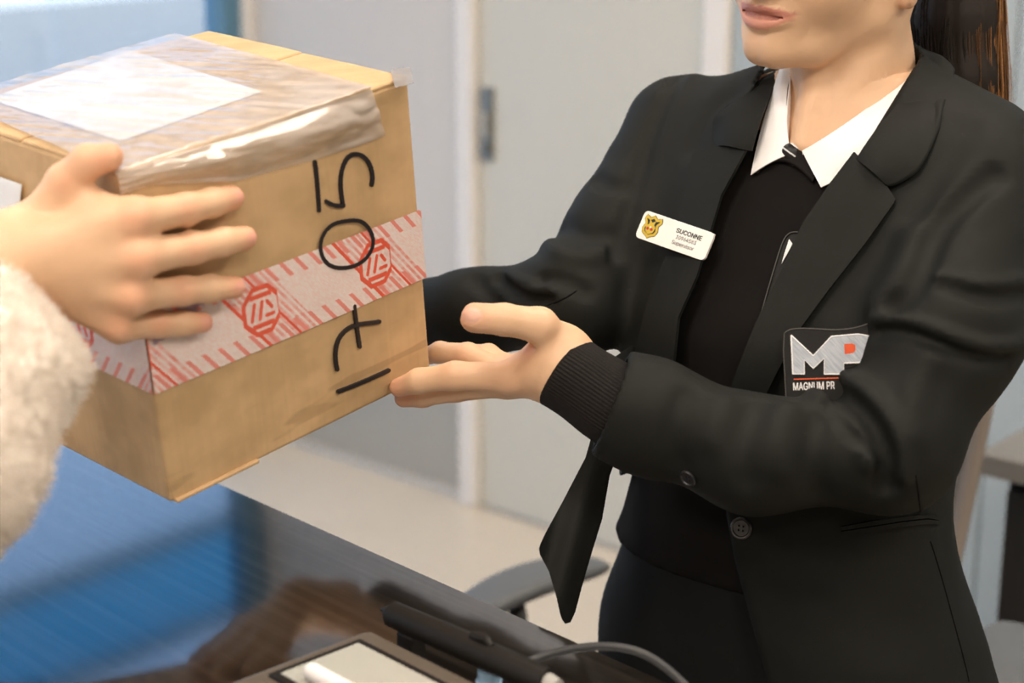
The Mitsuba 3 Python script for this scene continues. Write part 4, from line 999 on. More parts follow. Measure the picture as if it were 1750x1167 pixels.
for q in ([(1565, 812), (1569, 840), (1573, 874)], [(1590, 925), (1610, 990), (1632, 1070), (1648, 1130), (1656, 1165)], [(935, 522), (960, 512), (985, 497)]):
    put('person__jacket__seam', seam(q), 'm_seam', smooth=True)
for q in ([(1465, 272), (1490, 296), (1517, 322)],): put('person__jacket__seam', tube(spline([S(x, y, .012 if i == 0 else .0065) for i, (x, y) in enumerate(q)], 20), .0008, 6), 'm_seam', smooth=True)
# ---------------------------------------------------------------- breast emblem
def plane(px, py, off, f, nb=0.0):
    c = S(px, py, off, f); n = unit(unit(grad(f, c[None])[0])*(1-nb)+unit(EYE-c)*nb); return c, n
def onplane(pts, c, n):
    pts = np.asarray(pts, float); r_ = ray(pts[:, 0], pts[:, 1]); s = ((c-EYE)@n)/(r_@n); return EYE+r_*s[:, None]
def plate(pts, c, n, lift, th, holes=()):
    u = unit(np.cross(n, [0, 0, 1])); u = -u; v = np.cross(n, u)
    to2 = lambda q: np.stack([(onplane(q, c, n)-c)@u, (onplane(q, c, n)-c)@v], 1)
    pg = Polygon(to2(pts), [to2(h) for h in holes]).buffer(0)
    m = trimesh.creation.extrude_polygon(pg, th, engine='earcut') if pg.geom_type == 'Polygon' else join([trimesh.creation.extrude_polygon(g, th, engine='earcut') for g in pg.geoms])
    return frame(m, u, v, n, c+n*lift)
EC, EN = plane(1418, 622, .0135, tj, .45)
mat('m_patch', bump(prin((0.006, 0.006, 0.006), 0.6, 0.3), lambda p, n, uv: pnoise(p.x*1500, p.y*1500, p.z*1500)*1e-4, 3e-4))
_thread = lambda p, n, uv: dr.sin((p.x*0.5+p.z)*2*math.pi/0.0011)*6e-5
mat('m_silver', bump(prin(mikit.proc(lambda p, n, uv: mix((0.30, 0.34, 0.40), (0.46, 0.50, 0.56), pnoise((p.x+p.z)*900, p.z*200, 0.0))), 0.45, 0.5, sheen=0.4), _thread, 2e-4))
mat('m_white', bump(prin((0.75, 0.75, 0.77), 0.5, 0.4), _thread, 2e-4))
mat('m_redthread', bump(prin((0.65, 0.085, 0.022), 0.5, 0.4), _thread, 2e-4))
z4 = lambda *q: [(1300+.36*x, 480+.36*y) for x, y in q]
J = 'person__jacket__'
put(J+'emblem_backing', plate(z4((108, 330), (112, 250), (150, 230), (330, 232), (450, 222), (540, 190), (700, 175), (700, 590), (122, 590)), EC, EN, -.004, .004), 'm_patch', 'black backing of the breast emblem')
put(J+'emblem_piping', tube(spline(onplane(z4((112, 250), (150, 230), (330, 232), (450, 222), (540, 190)), EC, EN)+EN*.0004, 40), .0006, 6), 'm_silver' if False else 'm_trimline' if 'm_trimline' in scene else mat('m_trimline', prin((.06, .06, .055), .6, .3)), smooth=True)
put(J+'emblem_piping', tube(onplane(z4((112, 250), (108, 330), (122, 585)), EC, EN)+EN*.0004, .0006, 6), 'm_trimline', smooth=True)
outl = z4((145, 258), (250, 355), (336, 264), (462, 253), (515, 262), (548, 296), (546, 340), (520, 372), (470, 388), (395, 391), (395, 443), (302, 443), (302, 368), (250, 416), (208, 374), (208, 443), (153, 443))
dh = z4((397, 300), (436, 296), (450, 306), (450, 332), (436, 343), (400, 347))
put(J+'emblem_letters', plate(outl, EC, EN, .0, .0016, [dh]), 'm_silver', 'embroidered silver letters M and P')
o2 = np.array(outl+outl[:1]); put(J+'emblem_outline', tube(onplane(o2, EC, EN)+EN*.0014, .0007, 6), 'm_white')
put(J+'emblem_red_mark', plate(dh, EC, EN, .0, .0018), 'm_redthread', 'small red embroidered mark')
put(J+'emblem_line', plate(z4((157, 464), (350, 458), (560, 450), (560, 455), (350, 464), (157, 470)), EC, EN, .0, .0012), 'm_redthread', 'thin red embroidered line')
def text_on(txt, p0, p1, ph, c, n, lift, th, bold=False):
    """Lettering on the plane from the baseline start p0 to its end p1 (pixels), ph the cap height's top-left point."""
    a, b, h = onplane([p0, p1, ph], c, n); ex = b-a; w = np.linalg.norm(ex); ex /= w; ey = h-a; ey -= ex*(ey@ex); hh = np.linalg.norm(ey); ey /= hh
    m = meshkit.text_mesh(txt, 1.0, 1.0, bold); v = np.array(m.vertices); x0, x1 = v[:, 0].min(), v[:, 0].max()
    v = (v-[x0, 0, 0])*[w/(x1-x0), hh, th]
    return trimesh.Trimesh(a+v[:, :1]*ex+v[:, 1:2]*ey+(v[:, 2:3]+lift)*np.cross(ex, ey), m.faces, process=False)
put(J+'emblem_words', text_on('MAGNUM PR', *z4((155, 519), (352, 512), (155, 484)), EC, EN, .0, .0012, True), 'm_white', 'white embroidered words')
# ---------------------------------------------------------------- card holder tucked behind the lapel
hf = lambda P: trunk(P, -.008)
put('card_holder__sleeve', patch(hf, [(1344, 403), (1352, 399), (1368, 398), (1430, 392), (1400, 470), (1340, 590), (1292, 592), (1291, 580), (1311, 508), (1330, 442)], .002, .003, 7), 'm_patch', smooth=40)
hp = [S(x, y, .0030, hf) for x, y in ((1366, 399), (1350, 402), (1343, 410), (1330, 445), (1311, 510), (1292, 582))]
put('card_holder__stitching', tube(spline(hp, 40), .0008, 6), 'm_trimline', smooth=True)
put('card_holder__card', patch(hf, [(1351, 411), (1357, 419), (1348, 436), (1338, 453), (1344, 432)], .0036, .001, 3), 'm_label', 'white card showing', smooth=False)
say('card_holder', 'black stitched card holder with a sliver of white card tucked behind the jacket lapel', 'card holder')
# ---------------------------------------------------------------- name badge
def badge():
    q = [S(x, y, o, tjr) for x, y, o in ((1092, 408, .013), (1106, 361, .013), (1190, 390, .017), (1175, 437, .017))]
    c = np.mean(q, 0); n = unit(np.cross(q[2]-q[1], q[1]-q[0])); n = n if n@(EYE-c) > 0 else -n; n = unit(n*.65+unit(EYE-c)*.35)
    a = onplane([(1092, 408), (1106, 361), (1227, 402), (1207, 449)], c, n)
    ex = unit((a[2]-a[1])+(a[3]-a[0])); w = (np.linalg.norm(a[2]-a[1])+np.linalg.norm(a[3]-a[0]))/2; h = (np.linalg.norm(a[0]-a[1])+np.linalg.norm(a[3]-a[2]))/2
    ey = (a[1]-a[0])+(a[2]-a[3]); ey = unit(ey-ex*(ey@ex)); n = np.cross(ex, ey); return a.mean(0)+n*.006, ex, ey, n, w, h
bc, bx_, by_, bn, bw_, bh_ = badge()
mat('m_badge', prin((0.80, 0.79, 0.77), 0.3, 0.5))
rr = .0045
pg = Polygon([(-bw_/2+rr, -bh_/2+rr), (bw_/2-rr, -bh_/2+rr), (bw_/2-rr, bh_/2-rr), (-bw_/2+rr, bh_/2-rr)]).buffer(rr, 8).union(shapely.box(bw_/2-rr, bh_/2-rr, bw_/2-.0005, bh_/2-.0005))
put('name_badge__plate', frame(trimesh.creation.extrude_polygon(pg, .003, engine='earcut'), bx_, by_, bn, bc-bn*.003), 'm_badge', smooth=40)
pg2 = pg.buffer(-.006); put('name_badge__pin_back', frame(trimesh.creation.extrude_polygon(shapely.box(-bw_*.3, -.005, bw_*.3, .005), .006, engine='earcut'), bx_, by_, bn, bc-bn*.009), 'm_steel')
# place on the badge from the zoomed view: u, v in 0..1 from its left and top edges
def bxy(u, v): return ((u-.5)*bw_, (.5-v)*bh_)
def btext(t, u0, u1, v0, v1, bold):
    m = meshkit.text_mesh(t, 1.0, 1.0, bold); v = np.array(m.vertices); x0, x1 = v[:, 0].min(), v[:, 0].max(); a, b = bxy(u0, v1), bxy(u1, v0)
    v = (v-[x0, 0, 0])*[(b[0]-a[0])/(x1-x0), b[1]-a[1], .0004]+[a[0], a[1], 0]
    m.vertices = v; return frame(m, bx_, by_, bn, bc)
mat('m_ink', prin((0.035, 0.045, 0.045), 0.6, 0.3)); mat('m_inkgrey', prin((0.10, 0.11, 0.11), 0.6, 0.3))
put('name_badge__name_lettering', btext('SUCONNE', .505, .865, .235, .385, True), 'm_ink')
put('name_badge__number_lettering', btext('10964583', .535, .815, .46, .59, False), 'm_inkgrey')
put('name_badge__title_lettering', btext('Supervisor', .505, .815, .665, .80, False), 'm_inkgrey')
mat('m_gold', prin((0.52, 0.38, 0.035), 0.4, 0.5)); mat('m_crestdark', prin((0.012, 0.014, 0.012), 0.5, 0.4)); mat('m_crestred', prin((0.42, 0.02, 0.05), 0.5, 0.4))
sh = [(-.42, .46), (-.20, .38), (0, .50), (.20, .38), (.42, .46), (.50, .28), (.36, .10), (.44, -.12), (.36, -.32), (.12, -.42), (0, -.50), (-.12, -.42), (-.36, -.32), (-.44, -.12), (-.36, .10), (-.50, .28)]
cx_, cy_ = bxy(.165, .50); sw, shh = .0190, .0215
spg = Polygon([(cx_+x*sw, cy_+y*shh) for x, y in sh])
ext = lambda g, h, l: frame(trimesh.creation.extrude_polygon(g, h, engine='earcut'), bx_, by_, bn, bc+bn*l)
put('name_badge__crest', ext(spg.buffer(.0004), .0003, 0), 'm_crestdark', 'dark outlined shield crest')
put('name_badge__crest_border', ext(spg, .0003, .0003), 'm_gold', 'gold shield')
put('name_badge__crest_field', ext(spg.buffer(-.0024), .0003, .0006), 'm_crestdark')
put('name_badge__crest_charge', ext(Polygon([(cx_+x*sw, cy_+y*shh) for x, y in ((-.17, .30), (0, .18), (.17, .30), (.14, .10), (.26, .02), (.22, -.22), (0, -.34), (-.22, -.22), (-.26, .02), (-.14, .10))]), .0003, .0009), 'm_gold')
for dx, m_ in ((-.13, 'm_crestred'), (.09, 'm_crestred'), (0, 'm_badge')):
    put('name_badge__crest_charge', ext(Point(cx_+dx*sw, cy_-(.10 if m_ == 'm_crestred' else .02)*shh).buffer(.0013 if m_ == 'm_crestred' else .0008), .0003, .0012), m_)
say('name_badge', 'white name badge with a gold shield crest pinned to the lapel', 'name badge')
# ---------------------------------------------------------------- hair
mat('m_hair', prin({'type': 'mesh_attribute', 'name': 'vertex_color'}, 0.6, 0.2))
def hairf(P):
    p = (P-HO)@HR.T/HS; q = p.copy(); q[:, 0] = np.abs(q[:, 0])
    cap = ell(q, (0, -.018, .050), I3, (.0795, .099, .088))-.0035*(meshkit.noise(np.stack([np.arctan2(p[:, 0], p[:, 2]-.03)*16, p[:, 1]*9, 0*p[:, 0]], 1), 7)-.5)
    face = ell(q, (0, .090, -.02), I3, (.066, .075, .088)); cap = smax(cap, -face, .012)
    cap = smax(cap, -(p[:, 2]+.030+.55*(p[:, 1]+.03)), .012)          # clear of the ears and nape
    ear = ell(q, (.075, -.004, -.012), I3, (.014, .020, .034)); cap = smax(cap, -ear, .006)
    return cap*HS
PT = [hw((0, -.105, .055)), hw((0, -.135, .040)), C(1640, -70, 1.725), C(1634, 40, 1.722), C(1640, 140, 1.722), C(1648, 250, 1.725), C(1655, 330, 1.73)]
PR = [.022, .026, .040, .045, .044, .036, .016]
def ponyf(P):
    d = chain(P, PT, PR, .02); c = np.array([np.interp(-P[:, 2], -np.array([q[2] for q in PT[2:]]), [q[k] for q in PT[2:]]) for k in (0, 1)]).T
    a = np.arctan2(P[:, 1]-c[:, 1], P[:, 0]-c[:, 0]); return d-.006*(meshkit.noise(np.stack([np.cos(a)*9, np.sin(a)*9, P[:, 2]*3], 1), 3)-.5)
hairm = surface(lambda P: smin(hairf(P), ponyf(P)+.004, .015), HO-[.22, .25, .30], HO+[.30, .25, .18], .004)
hv = np.array(hairm.vertices)
put('person__hair', hairm, 'm_hair', 'long dark brown ponytail', smooth=True, color=np.tile([.012, .008, .006], (len(hv), 1)))
r_ = np.random.default_rng(5); SV, SF, SC, off = [], [], [], 0
from scipy.interpolate import PchipInterpolator
ptc = PchipInterpolator(np.arange(len(PT)), np.array(PT)); prc = PchipInterpolator(np.arange(len(PT)), PR)
tt = np.linspace(.8, 6, 22)
base, rad = ptc(tt), prc(tt)
for k in range(900):
    a = r_.uniform(0, 2*np.pi); rr_ = math.sqrt(r_.uniform(.55, 1.12)); fly = k > 860
    e = 1+r_.uniform(-.25, .06); n = max(8, int(22*min(e, 1)))
    ph = r_.uniform(0, 6.28); amp = r_.uniform(.0005, .0035)*(3.5 if fly else 1)
    u1 = np.array([1.0, 0, 0]); u2 = unit(np.cross(u1, [0, 0, -1.0]))
    w1 = math.cos(a)*rr_+0*tt[:n]; w2 = math.sin(a)*rr_
    spread = 1+(.45*np.linspace(0, 1, n)**2*r_.uniform(0, 1) if fly else 0)
    p = base[:n]+(rad[:n]*w1*spread)[:, None]*u1+(rad[:n]*w2)[:, None]*u2
    p = p+amp*np.sin(np.linspace(0, 5, n)+ph)[:, None]*u1+amp*np.cos(np.linspace(0, 4, n)+ph)[:, None]*u2
    m = tube(p, (.00024 if fly else .0008)*np.linspace(1, .5, n), 4, cap=False)
    gold = np.clip((math.cos(a)*rr_+.05)/.65, 0, 1)*r_.uniform(.2, 1.0)
    c = np.array([.014, .009, .0065])*(1-gold)+np.array([.26, .12, .04])*gold; c = c*r_.uniform(.6, 1.3)
    SV.append(m.vertices); SF.append(m.faces+off); SC.append(np.tile(c, (len(m.vertices), 1))); off += len(m.vertices)
put('person__hair__strands', trimesh.Trimesh(np.vstack(SV), np.vstack(SF), process=False), 'm_hair', 'loose strands with golden brown ends', kind='stuff', smooth=True, color=np.vstack(SC))
# ================================================================ office chair behind her
aL, aR = onz(905, 982, .66), onz(1712, 1120, .66)
cc = (aL+aR)/2; cx3 = unit((aR-aL)*[1, 1, 0]); cf = np.array([cx3[1], -cx3[0], 0]); cf = cf if cf[1] < 0 else -cf     # chair faces the counter
half = .5*np.linalg.norm((aR-aL)[:2])
cc = np.array([cc[0], cc[1], 0])
def ch(x, y, z): return cc+cx3*x+cf*y+E3*z
mat('m_armpad', prin((0.115, 0.125, 0.135), 0.5, 0.4)); mat('m_chairblack', prin((0.014, 0.014, 0.014), 0.45, 0.4)); mat('m_chairframe', prin((0.22, 0.19, 0.17), 0.35, 0.5)); mat('m_chairmesh', prin((0.16, 0.145, 0.13), 0.7, 0.3)); mat('m_chrome', prin((.6, .6, .6), .2, .5, metallic=1.0))
def sweepf(pts, w, h, n=24, roll=None):
    """A flat rounded bar along the points, w wide across cx3, h thick."""
    p = spline(pts, n); t = np.gradient(p, axis=0); t /= np.linalg.norm(t, axis=1, keepdims=True)
    g = np.linspace(0, 2*np.pi, 17)[:-1]; sx = np.sign(np.cos(g))*np.abs(np.cos(g))**.5; sy = np.sign(np.sin(g))*np.abs(np.sin(g))**.7
    V = [];
    for i in range(n):
        b = np.cross(t[i], cx3); e = math.sin(math.pi*(i+.35)/(n-.3))**.35
        V.append(p[i]+np.outer(sx*w/2*e, cx3)+np.outer(sy*h/2*e, b))
    V = np.vstack(V); m = 16; i, j = np.meshgrid(np.arange(n-1), np.arange(m), indexing='ij'); k = (j+1) % m
    q = np.stack([i*m+j, i*m+k, (i+1)*m+k, (i+1)*m+j], -1).reshape(-1, 4)
    V = np.vstack([V, p[:1], p[-1:]]); jj = np.arange(m); kk = (jj+1) % m
    F = np.vstack([q[:, :3], q[:, [0, 2, 3]], np.stack([kk, jj, jj*0+len(V)-2], 1), np.stack([(n-1)*m+jj, (n-1)*m+kk, jj*0+len(V)-1], 1)])
    M = trimesh.Trimesh(V, F, process=False); M.fix_normals(); return M
CH = 'office_chair__'
for s in (-1, 1):
    pdv = unit(np.array([-.83, -.56, 0])) if s < 0 else cf; pside = np.cross(pdv, E3)
    base_ = ch(s*half, .0, 0); ar = lambda t, z: base_+pdv*t+E3*z
    keep = cx3; cx3 = pside
    put(CH+'armrest', sweepf([ar(.135, .596), ar(.10, .626), ar(.03, .648), ar(-.06, .652), ar(-.125, .645)], .078, .026), 'm_armpad', smooth=40); cx3 = keep
    put(CH+'arm_post', sweepf([ch(s*half, .035, .635), ch(s*half, .065, .56), ch(s*(half-.01), .05, .47), ch(s*(half-.10), .02, .43), ch(s*.12, .0, .43)], .045, .022), 'm_chairblack', smooth=40)
seat = rbox((.47, .46, .07), .03, 4).subdivide_to_size(.05)
put(CH+'seat', frame(seat, cx3, cf, E3, ch(0, .02, .455)), 'm_chairblack', 'black seat cushion', smooth=40)
def bk(x, t):   # backrest surface: x across (-1..1), t up (0..1)
    w = .195+.052*t; return ch(x*w, -.225-.075*t-.03*math.sin(math.pi*t)+.055*x*x, .54+.50*t)
rim = [bk(-1, t) for t in np.linspace(.02, .95, 14)]+[bk(x, 1) for x in np.linspace(-.85, .85, 9)]+[bk(1, t) for t in np.linspace(.95, .02, 14)]+[bk(x, 0) for x in np.linspace(.85, -.85, 9)]
rs = spline(rim+[rim[0]], 150)
put(CH+'back_frame', tube(rs, .0125, 10), 'm_chairframe', 'taupe backrest frame', smooth=True)
X_, T_ = np.meshgrid(np.linspace(-1, 1, 40), np.linspace(0.0, 1, 40))
G = np.array([[bk(x, t) for x in np.linspace(-1, 1, 40)] for t in np.linspace(0, 1, 40)])
put(CH+'back_mesh', sheet(G[0], G[-1], 2, .003) if False else (lambda: (lambda f, b: thick(f.reshape(-1, 3)[np.argsort(np.r_[0:0])] if False else f.reshape(-1, 3), b.reshape(-1, 3), np.vstack([np.stack([i_*40+j_, i_*40+j_+1, (i_+1)*40+j_+1], -1).reshape(-1, 3) for i_, j_ in [np.meshgrid(np.arange(39), np.arange(39), indexing='ij')]]+[np.stack([i_*40+j_, (i_+1)*40+j_+1, (i_+1)*40+j_], -1).reshape(-1, 3) for i_, j_ in [np.meshgrid(np.arange(39), np.arange(39), indexing='ij')]]), 0))(G+cf*.0015, G-cf*.0015))(), 'm_chairmesh', smooth=True)
put(CH+'back_support', sweepf([ch(0, -.17, .43), ch(0, -.27, .47), ch(0, -.30, .60), ch(0, -.31, .72)], .07, .025), 'm_chairblack', smooth=40)
put(CH+'column', tube([ch(0, 0, .10), ch(0, 0, .42)], .026, 16), 'm_chrome', smooth=40)
for i in range(5):
    a = i*2*math.pi/5+.3; x, y = math.sin(a), math.cos(a)
    k = put(CH+'base_leg', tube([ch(0, 0, .105), ch(x*.16, y*.16, .095), ch(x*.30, y*.30, .075)], [.026, .020, .014], 10), 'm_chairblack', smooth=40)
    put(k+'__caster', frame(trimesh.creation.cylinder(.030, .04, sections=24), cx3, E3, cf, ch(x*.30, y*.30, .0305)), 'm_chairblack', smooth=40)
say('office_chair', 'grey and black office chair with curved armrests behind the woman', 'chair')
# ================================================================ signature pad, pens, cable on the counter
ZP = ZD+.030
a0, a1, b1 = onz(613, 1103, ZP), onz(748, 1172, ZP), onz(540, 1152, ZP)
px_, py_ = unit(a1-a0), unit(b1-a0); py_ = unit(py_-px_*(px_@py_)); pz_ = np.array([0, 0, 1.0])
sw_, sh_ = np.linalg.norm(a1-a0)*1.05, .075
mat('m_pad', prin((0.085, 0.070, 0.055), 0.45, 0.45)); mat('m_padblack', prin((0.007, 0.006, 0.005), 0.5, 0.3)); mat('m_screen', prin((0.36, 0.37, 0.34), 0.12, 0.6))
def pd(x, y, z=0): return a0+px_*x+py_*y+pz_*z
pw_, ph_ = sw_+.070, sh_+.075
put('signature_pad__housing', frame(rbox((pw_, ph_, .030), .008), px_, py_, np.cross(px_, py_), pd(pw_/2-.022, ph_/2-.028, -.0155)), 'm_pad', smooth=35)
put('signature_pad__bezel', frame(rbox((sw_+.014, sh_+.014, .004), .0018), px_, py_, np.cross(px_, py_), pd(sw_/2, sh_/2, .0)), 'm_padblack', smooth=35)
put('signature_pad__screen', frame(bbox((sw_, sh_, .002), .0006), px_, py_, np.cross(px_, py_), pd(sw_/2, sh_/2, .0018)), 'm_screen', 'pale grey screen')
say('signature_pad', 'brown signature pad with a pale grey screen on the counter', 'signature pad')
zs = ZD+.036
s0, s1 = onz(664, 1046, zs), onz(936, 1166, zs)
mat('m_padclear', prin((.35, .35, .33), .15, .6))
put('stylus__barrel', tube([s0, s0*.97+s1*.03, s0*.5+s1*.5, s1*1.0], [.0065, .0105, .0115, .0110], 20), 'm_padblack', smooth=40)
put('stylus__clip', tube([s0*.45+s1*.55+pz_*.011, s0*.36+s1*.64+pz_*.014, s0*.33+s1*.67+pz_*.010], [.004, .0045, .003], 10), 'm_padblack', smooth=40)
put('stylus__tip', tube([s0, s0+(s0-s1)*.05], [.004, .0015], 12), 'm_padblack', smooth=40)
put('stylus__cap', tube([s1, s1+(s1-s0)*.06], [.0075, .006], 16), 'm_padclear', 'grey end cap', smooth=40)
# rest that carries the stylus
for t in (.15, .82):
    q = s0*(1-t)+s1*t; put('stylus_rest' if t < .5 else 'stylus_rest__foot', frame(rbox((.02, .016, zs-ZD-.008), .003), px_, py_, np.cross(px_, py_), np.array([q[0], q[1], ZD+(zs-ZD-.008)/2])), 'm_padblack', smooth=35)
say('stylus', 'thick black stylus lying behind the signature pad', 'stylus'); say('stylus_rest', 'small black rest under the thick stylus on the counter', 'rest')
mat('m_whitepl', prin((0.82, 0.81, 0.80), 0.3, 0.5)); mat('m_bluepl', prin((0.35, 0.55, 0.75), 0.3, 0.5))
w0, w1 = onz(536, 1150, ZD+.058), onz(620, 1196, ZD+.058)
w0, w1 = onz(534, 1148, ZP+.010), onz(640, 1205, ZP+.010)
put('white_pen__barrel', tube(spline([w0, w0*.9+w1*.1, w1], 12), .0068, 16), 'm_whitepl', smooth=40)
put('white_pen__cap', trimesh.Trimesh(trimesh.creation.icosphere(2, .0068).vertices+w0, trimesh.creation.icosphere(2, .0068).faces), 'm_whitepl', smooth=True)
say('white_pen', 'white pen with a rounded end lying across the signature pad', 'pen')
q = onz(836, 1163, ZD+.012)
put('bottle_cap__top', frame(trimesh.creation.cylinder(.009, .010, sections=24), px_, py_, np.cross(px_, py_), [q[0], q[1], ZD+.0165]), 'm_bluepl', smooth=35)
put('bottle_cap__skirt', frame(trimesh.creation.cylinder(.0105, .012, sections=24), px_, py_, np.cross(px_, py_), [q[0], q[1], ZD+.006]), 'm_bluepl', smooth=35)
say('bottle_cap', 'small pale blue cap beside the black stylus on the counter', 'cap')
mat('m_cable', prin((0.035, 0.037, 0.04), 0.45, 0.4))
cz = [.006, .012, .022, .026, .020, .006, .005]
cp = [onz(x, y, ZD+z) for (x, y), z in zip(((880, 1140), (930, 1121), (1000, 1106), (1070, 1108), (1120, 1128), (1165, 1165), (1200, 1200)), cz)]
cab = tube(spline(cp, 60), .0036, 10); put('cable', cab, 'm_cable', 'grey cable looping over the counter edge beside the stylus', 'cable', smooth=True)
# ================================================================ the customer on the near side
CU, CV = -1.00, .11
K1, K2 = E1, E2       # to the customer's right, to the front
def cw(r, f, z): return room(CU+r, CV+f, z)
CHJ = dict(
    thumb=[C(62, 392, 1.300), C(112, 312, 1.285), C(150, 276, 1.278), C(186, 268, 1.276)],
    index=[C(232, 372, 1.283), C(318, 357, 1.318), C(362, 346, 1.338), C(396, 338, 1.352)],
    middle=[C(240, 440, 1.288), C(330, 424, 1.325), C(380, 413, 1.345), C(418, 407, 1.362)],
    ring=[C(228, 505, 1.300), C(312, 497, 1.332), C(358, 493, 1.350), C(400, 491, 1.366)],
    pinky=[C(204, 556, 1.315), C(272, 554, 1.338), C(312, 552, 1.350), C(346, 551, 1.360)])
CHR = dict(thumb=[.0180, .0138, .0122, .0105], index=[.0135, .0118, .0108, .0095], middle=[.0135, .0118, .0108, .0095], ring=[.0128, .0110, .0102, .0088], pinky=[.0118, .0100, .0092, .0080])
CWR = C(8, 440, 1.285); CFA = C(-70, 560, 1.255); CEL = C(-330, 1010, 1.12)
CSH = cw(.19, -.02, 1.335)
def hand_c(P):
    d = chain(P, [CFA, CWR], [.030, .0275], .012); palm = None
    for n, r0 in (('index', .022), ('middle', .023), ('ring', .022), ('pinky', .020)):
        c = cone(P, CWR, CHJ[n][0], r0, CHR[n][0]+.001); palm = c if palm is None else smin(palm, c, .014)
    d = smin(d, palm, .02); d = smin(d, cone(P, CWR, CHJ['thumb'][0], .022, .020), .02)
    d = smin(d, cone(P, CHJ['thumb'][1], C(190, 372, 1.29), .010, .012), .02)
    for n in CHJ: d = smin(d, chain(P, CHJ[n], CHR[n], .005), .0075)
    for n in ('index', 'middle', 'ring', 'pinky'):
        m = np.linalg.norm(P-CHJ[n][0], axis=1) < .04
        if m.any():
            k = unit(EYE-CHJ[n][0]); d = d.copy(); d[m] -= .0020*np.exp(-(np.linalg.norm(P[m]-CHJ[n][0]-k*.012, axis=1)/.010)**2)
    return d
A = np.vstack([np.array(v) for v in CHJ.values()]+[CWR, CFA]); hc = solid(hand_c, A.min(0)-.04, A.max(0)+.04, .0018)
lwr = pz(-0.1880, 0.2370, -.006)
CLJ = dict(
    thumb=[pz(-0.1180, 0.1820, .012), pz(-0.0880, 0.1620, .004), pz(-0.0680, 0.1470, -.002), pz(-0.0580, 0.1370, -.006)],
    index=[pz(-0.0780, 0.2020, -.030), pz(-0.0330, 0.1970, -.016), pz(-0.0080, 0.1940, -.0125), pz(0.0120, 0.1920, -.0110)],
    middle=[pz(-0.0760, 0.2240, -.032), pz(-0.0280, 0.2220, -.016), pz(-0.0020, 0.2200, -.0125), pz(0.0200, 0.2180, -.0110)],
    ring=[pz(-0.0800, 0.2440, -.032), pz(-0.0340, 0.2450, -.016), pz(-0.0100, 0.2450, -.0125), pz(0.0100, 0.2450, -.0110)],
    pinky=[pz(-0.0860, 0.2620, -.030), pz(-0.0480, 0.2650, -.016), pz(-0.0280, 0.2660, -.0120), pz(-0.0100, 0.2670, -.0105)])
CLR = dict(thumb=[.0160, .0125, .0110, .0095], index=[.0130, .0110, .0100, .0088], middle=[.0130, .0110, .0100, .0088], ring=[.0124, .0104, .0095, .0084], pinky=[.0112, .0094, .0086, .0076])
LEL = cw(-.33, .30, 1.06); LSH = cw(-.19, -.02, 1.335)
def hand_cl(P):
    d = chain(P, [lwr*.6+LEL*.4, lwr], [.030, .026], .012); palm = None
    for n in ('index', 'middle', 'ring', 'pinky'):
        c = cone(P, lwr, CLJ[n][0], .020, CLR[n][0]); palm = c if palm is None else smin(palm, c, .012)
    d = smin(d, palm, .02); d = smin(d, cone(P, lwr, CLJ['thumb'][0], .02, .016), .015)
    for n in CLJ: d = smin(d, chain(P, CLJ[n], CLR[n], .005), .006)
    return d
A = np.vstack([np.array(v) for v in CLJ.values()]+[lwr]); hcl = solid(hand_cl, A.min(0)-.04, A.max(0)+.04, .003)
def crow(z, a, b, f=0):
    c = cw(0, f, z); return (z, c[0], c[1], a, b)
ctrunk = Loft([crow(1.42, .050, .055), crow(1.38, .11, .075), crow(1.345, .165, .09), crow(1.28, .185, .11), crow(1.18, .18, .125, .01), crow(1.02, .16, .115), crow(.90, .18, .125), crow(.80, .19, .13)], K1, K2)
HCO = cw(0, .03, 1.555); HCR = np.stack([-K1, K2, E3])
def headc(P):
    global HO, HR
    o, r = HO, HR; HO, HR = HCO, HCR
    try: return headf(P)
    finally: HO, HR = o, r
def under_c(P):
    d = ctrunk(P, -.015); d = smin(d, chain(P, [cw(0, -.01, 1.38), cw(0, .005, 1.50)], [.062, .055], .02), .03)
    d = smin(d, chain(P, [CSH, CEL, CFA, CWR], [.048, .038, .031, .027], .02), .02); d = smin(d, chain(P, [LSH, LEL, lwr], [.048, .038, .026], .02), .02)
    for s in (-1, 1): d = smin(d, chain(P, [cw(s*.09, 0, .84), cw(s*.095, .02, .46), cw(s*.10, -.02, .08), cw(s*.105, .07, .04)], [.085, .052, .036, .024], .03), .04)
    return d
bl, bh = np.array([-1.35, .0, 0.0]), np.array([-.15, 1.6, 1.60])
ubc = solid(under_c, bl, bh, .009)
hcm = solid(headc, HCO-[.13, .15, .14], HCO+[.13, .15, .16], .0045)
bodyc = weld(ubc, hc, hcl, hcm)
P = np.array(bodyc.vertices)
hotc = [(CHJ[n][3], .012, .75) for n in CHJ]+[(CHJ[n][1]+unit(EYE-CHJ[n][1])*.010, .010, .40) for n in CHR]+[(CHJ[n][0]+unit(EYE-CHJ[n][0])*.012, .013, .40) for n in CHR if n != 'thumb']+[(CHJ['thumb'][2], .016, .4)]+[(CLJ[n][2], .02, .6) for n in CLJ]
colc = skincol(P, hotc)*[1.06, 1.06, 1.06]
for n in ('index', 'middle', 'ring', 'pinky'):     # nails
    t, a = CHJ[n][3], unit(CHJ[n][3]-CHJ[n][2]); nn = unit(unit(EYE-t)-a*(unit(EYE-t)@a)+0*a); q = P-(t+nn*CHR[n][3]*.9+a*.002); bb = np.cross(a, nn)
    e = np.hypot(q@a/.0062, q@bb/.0052); colc = tint(colc, np.where(np.abs(q@nn) < .006, np.clip((1.1-e)/.25, 0, 1), 0)*.6, (.66, .32, .26))
put('person_001__body', bodyc, 'm_skin', smooth=True, color=colc)
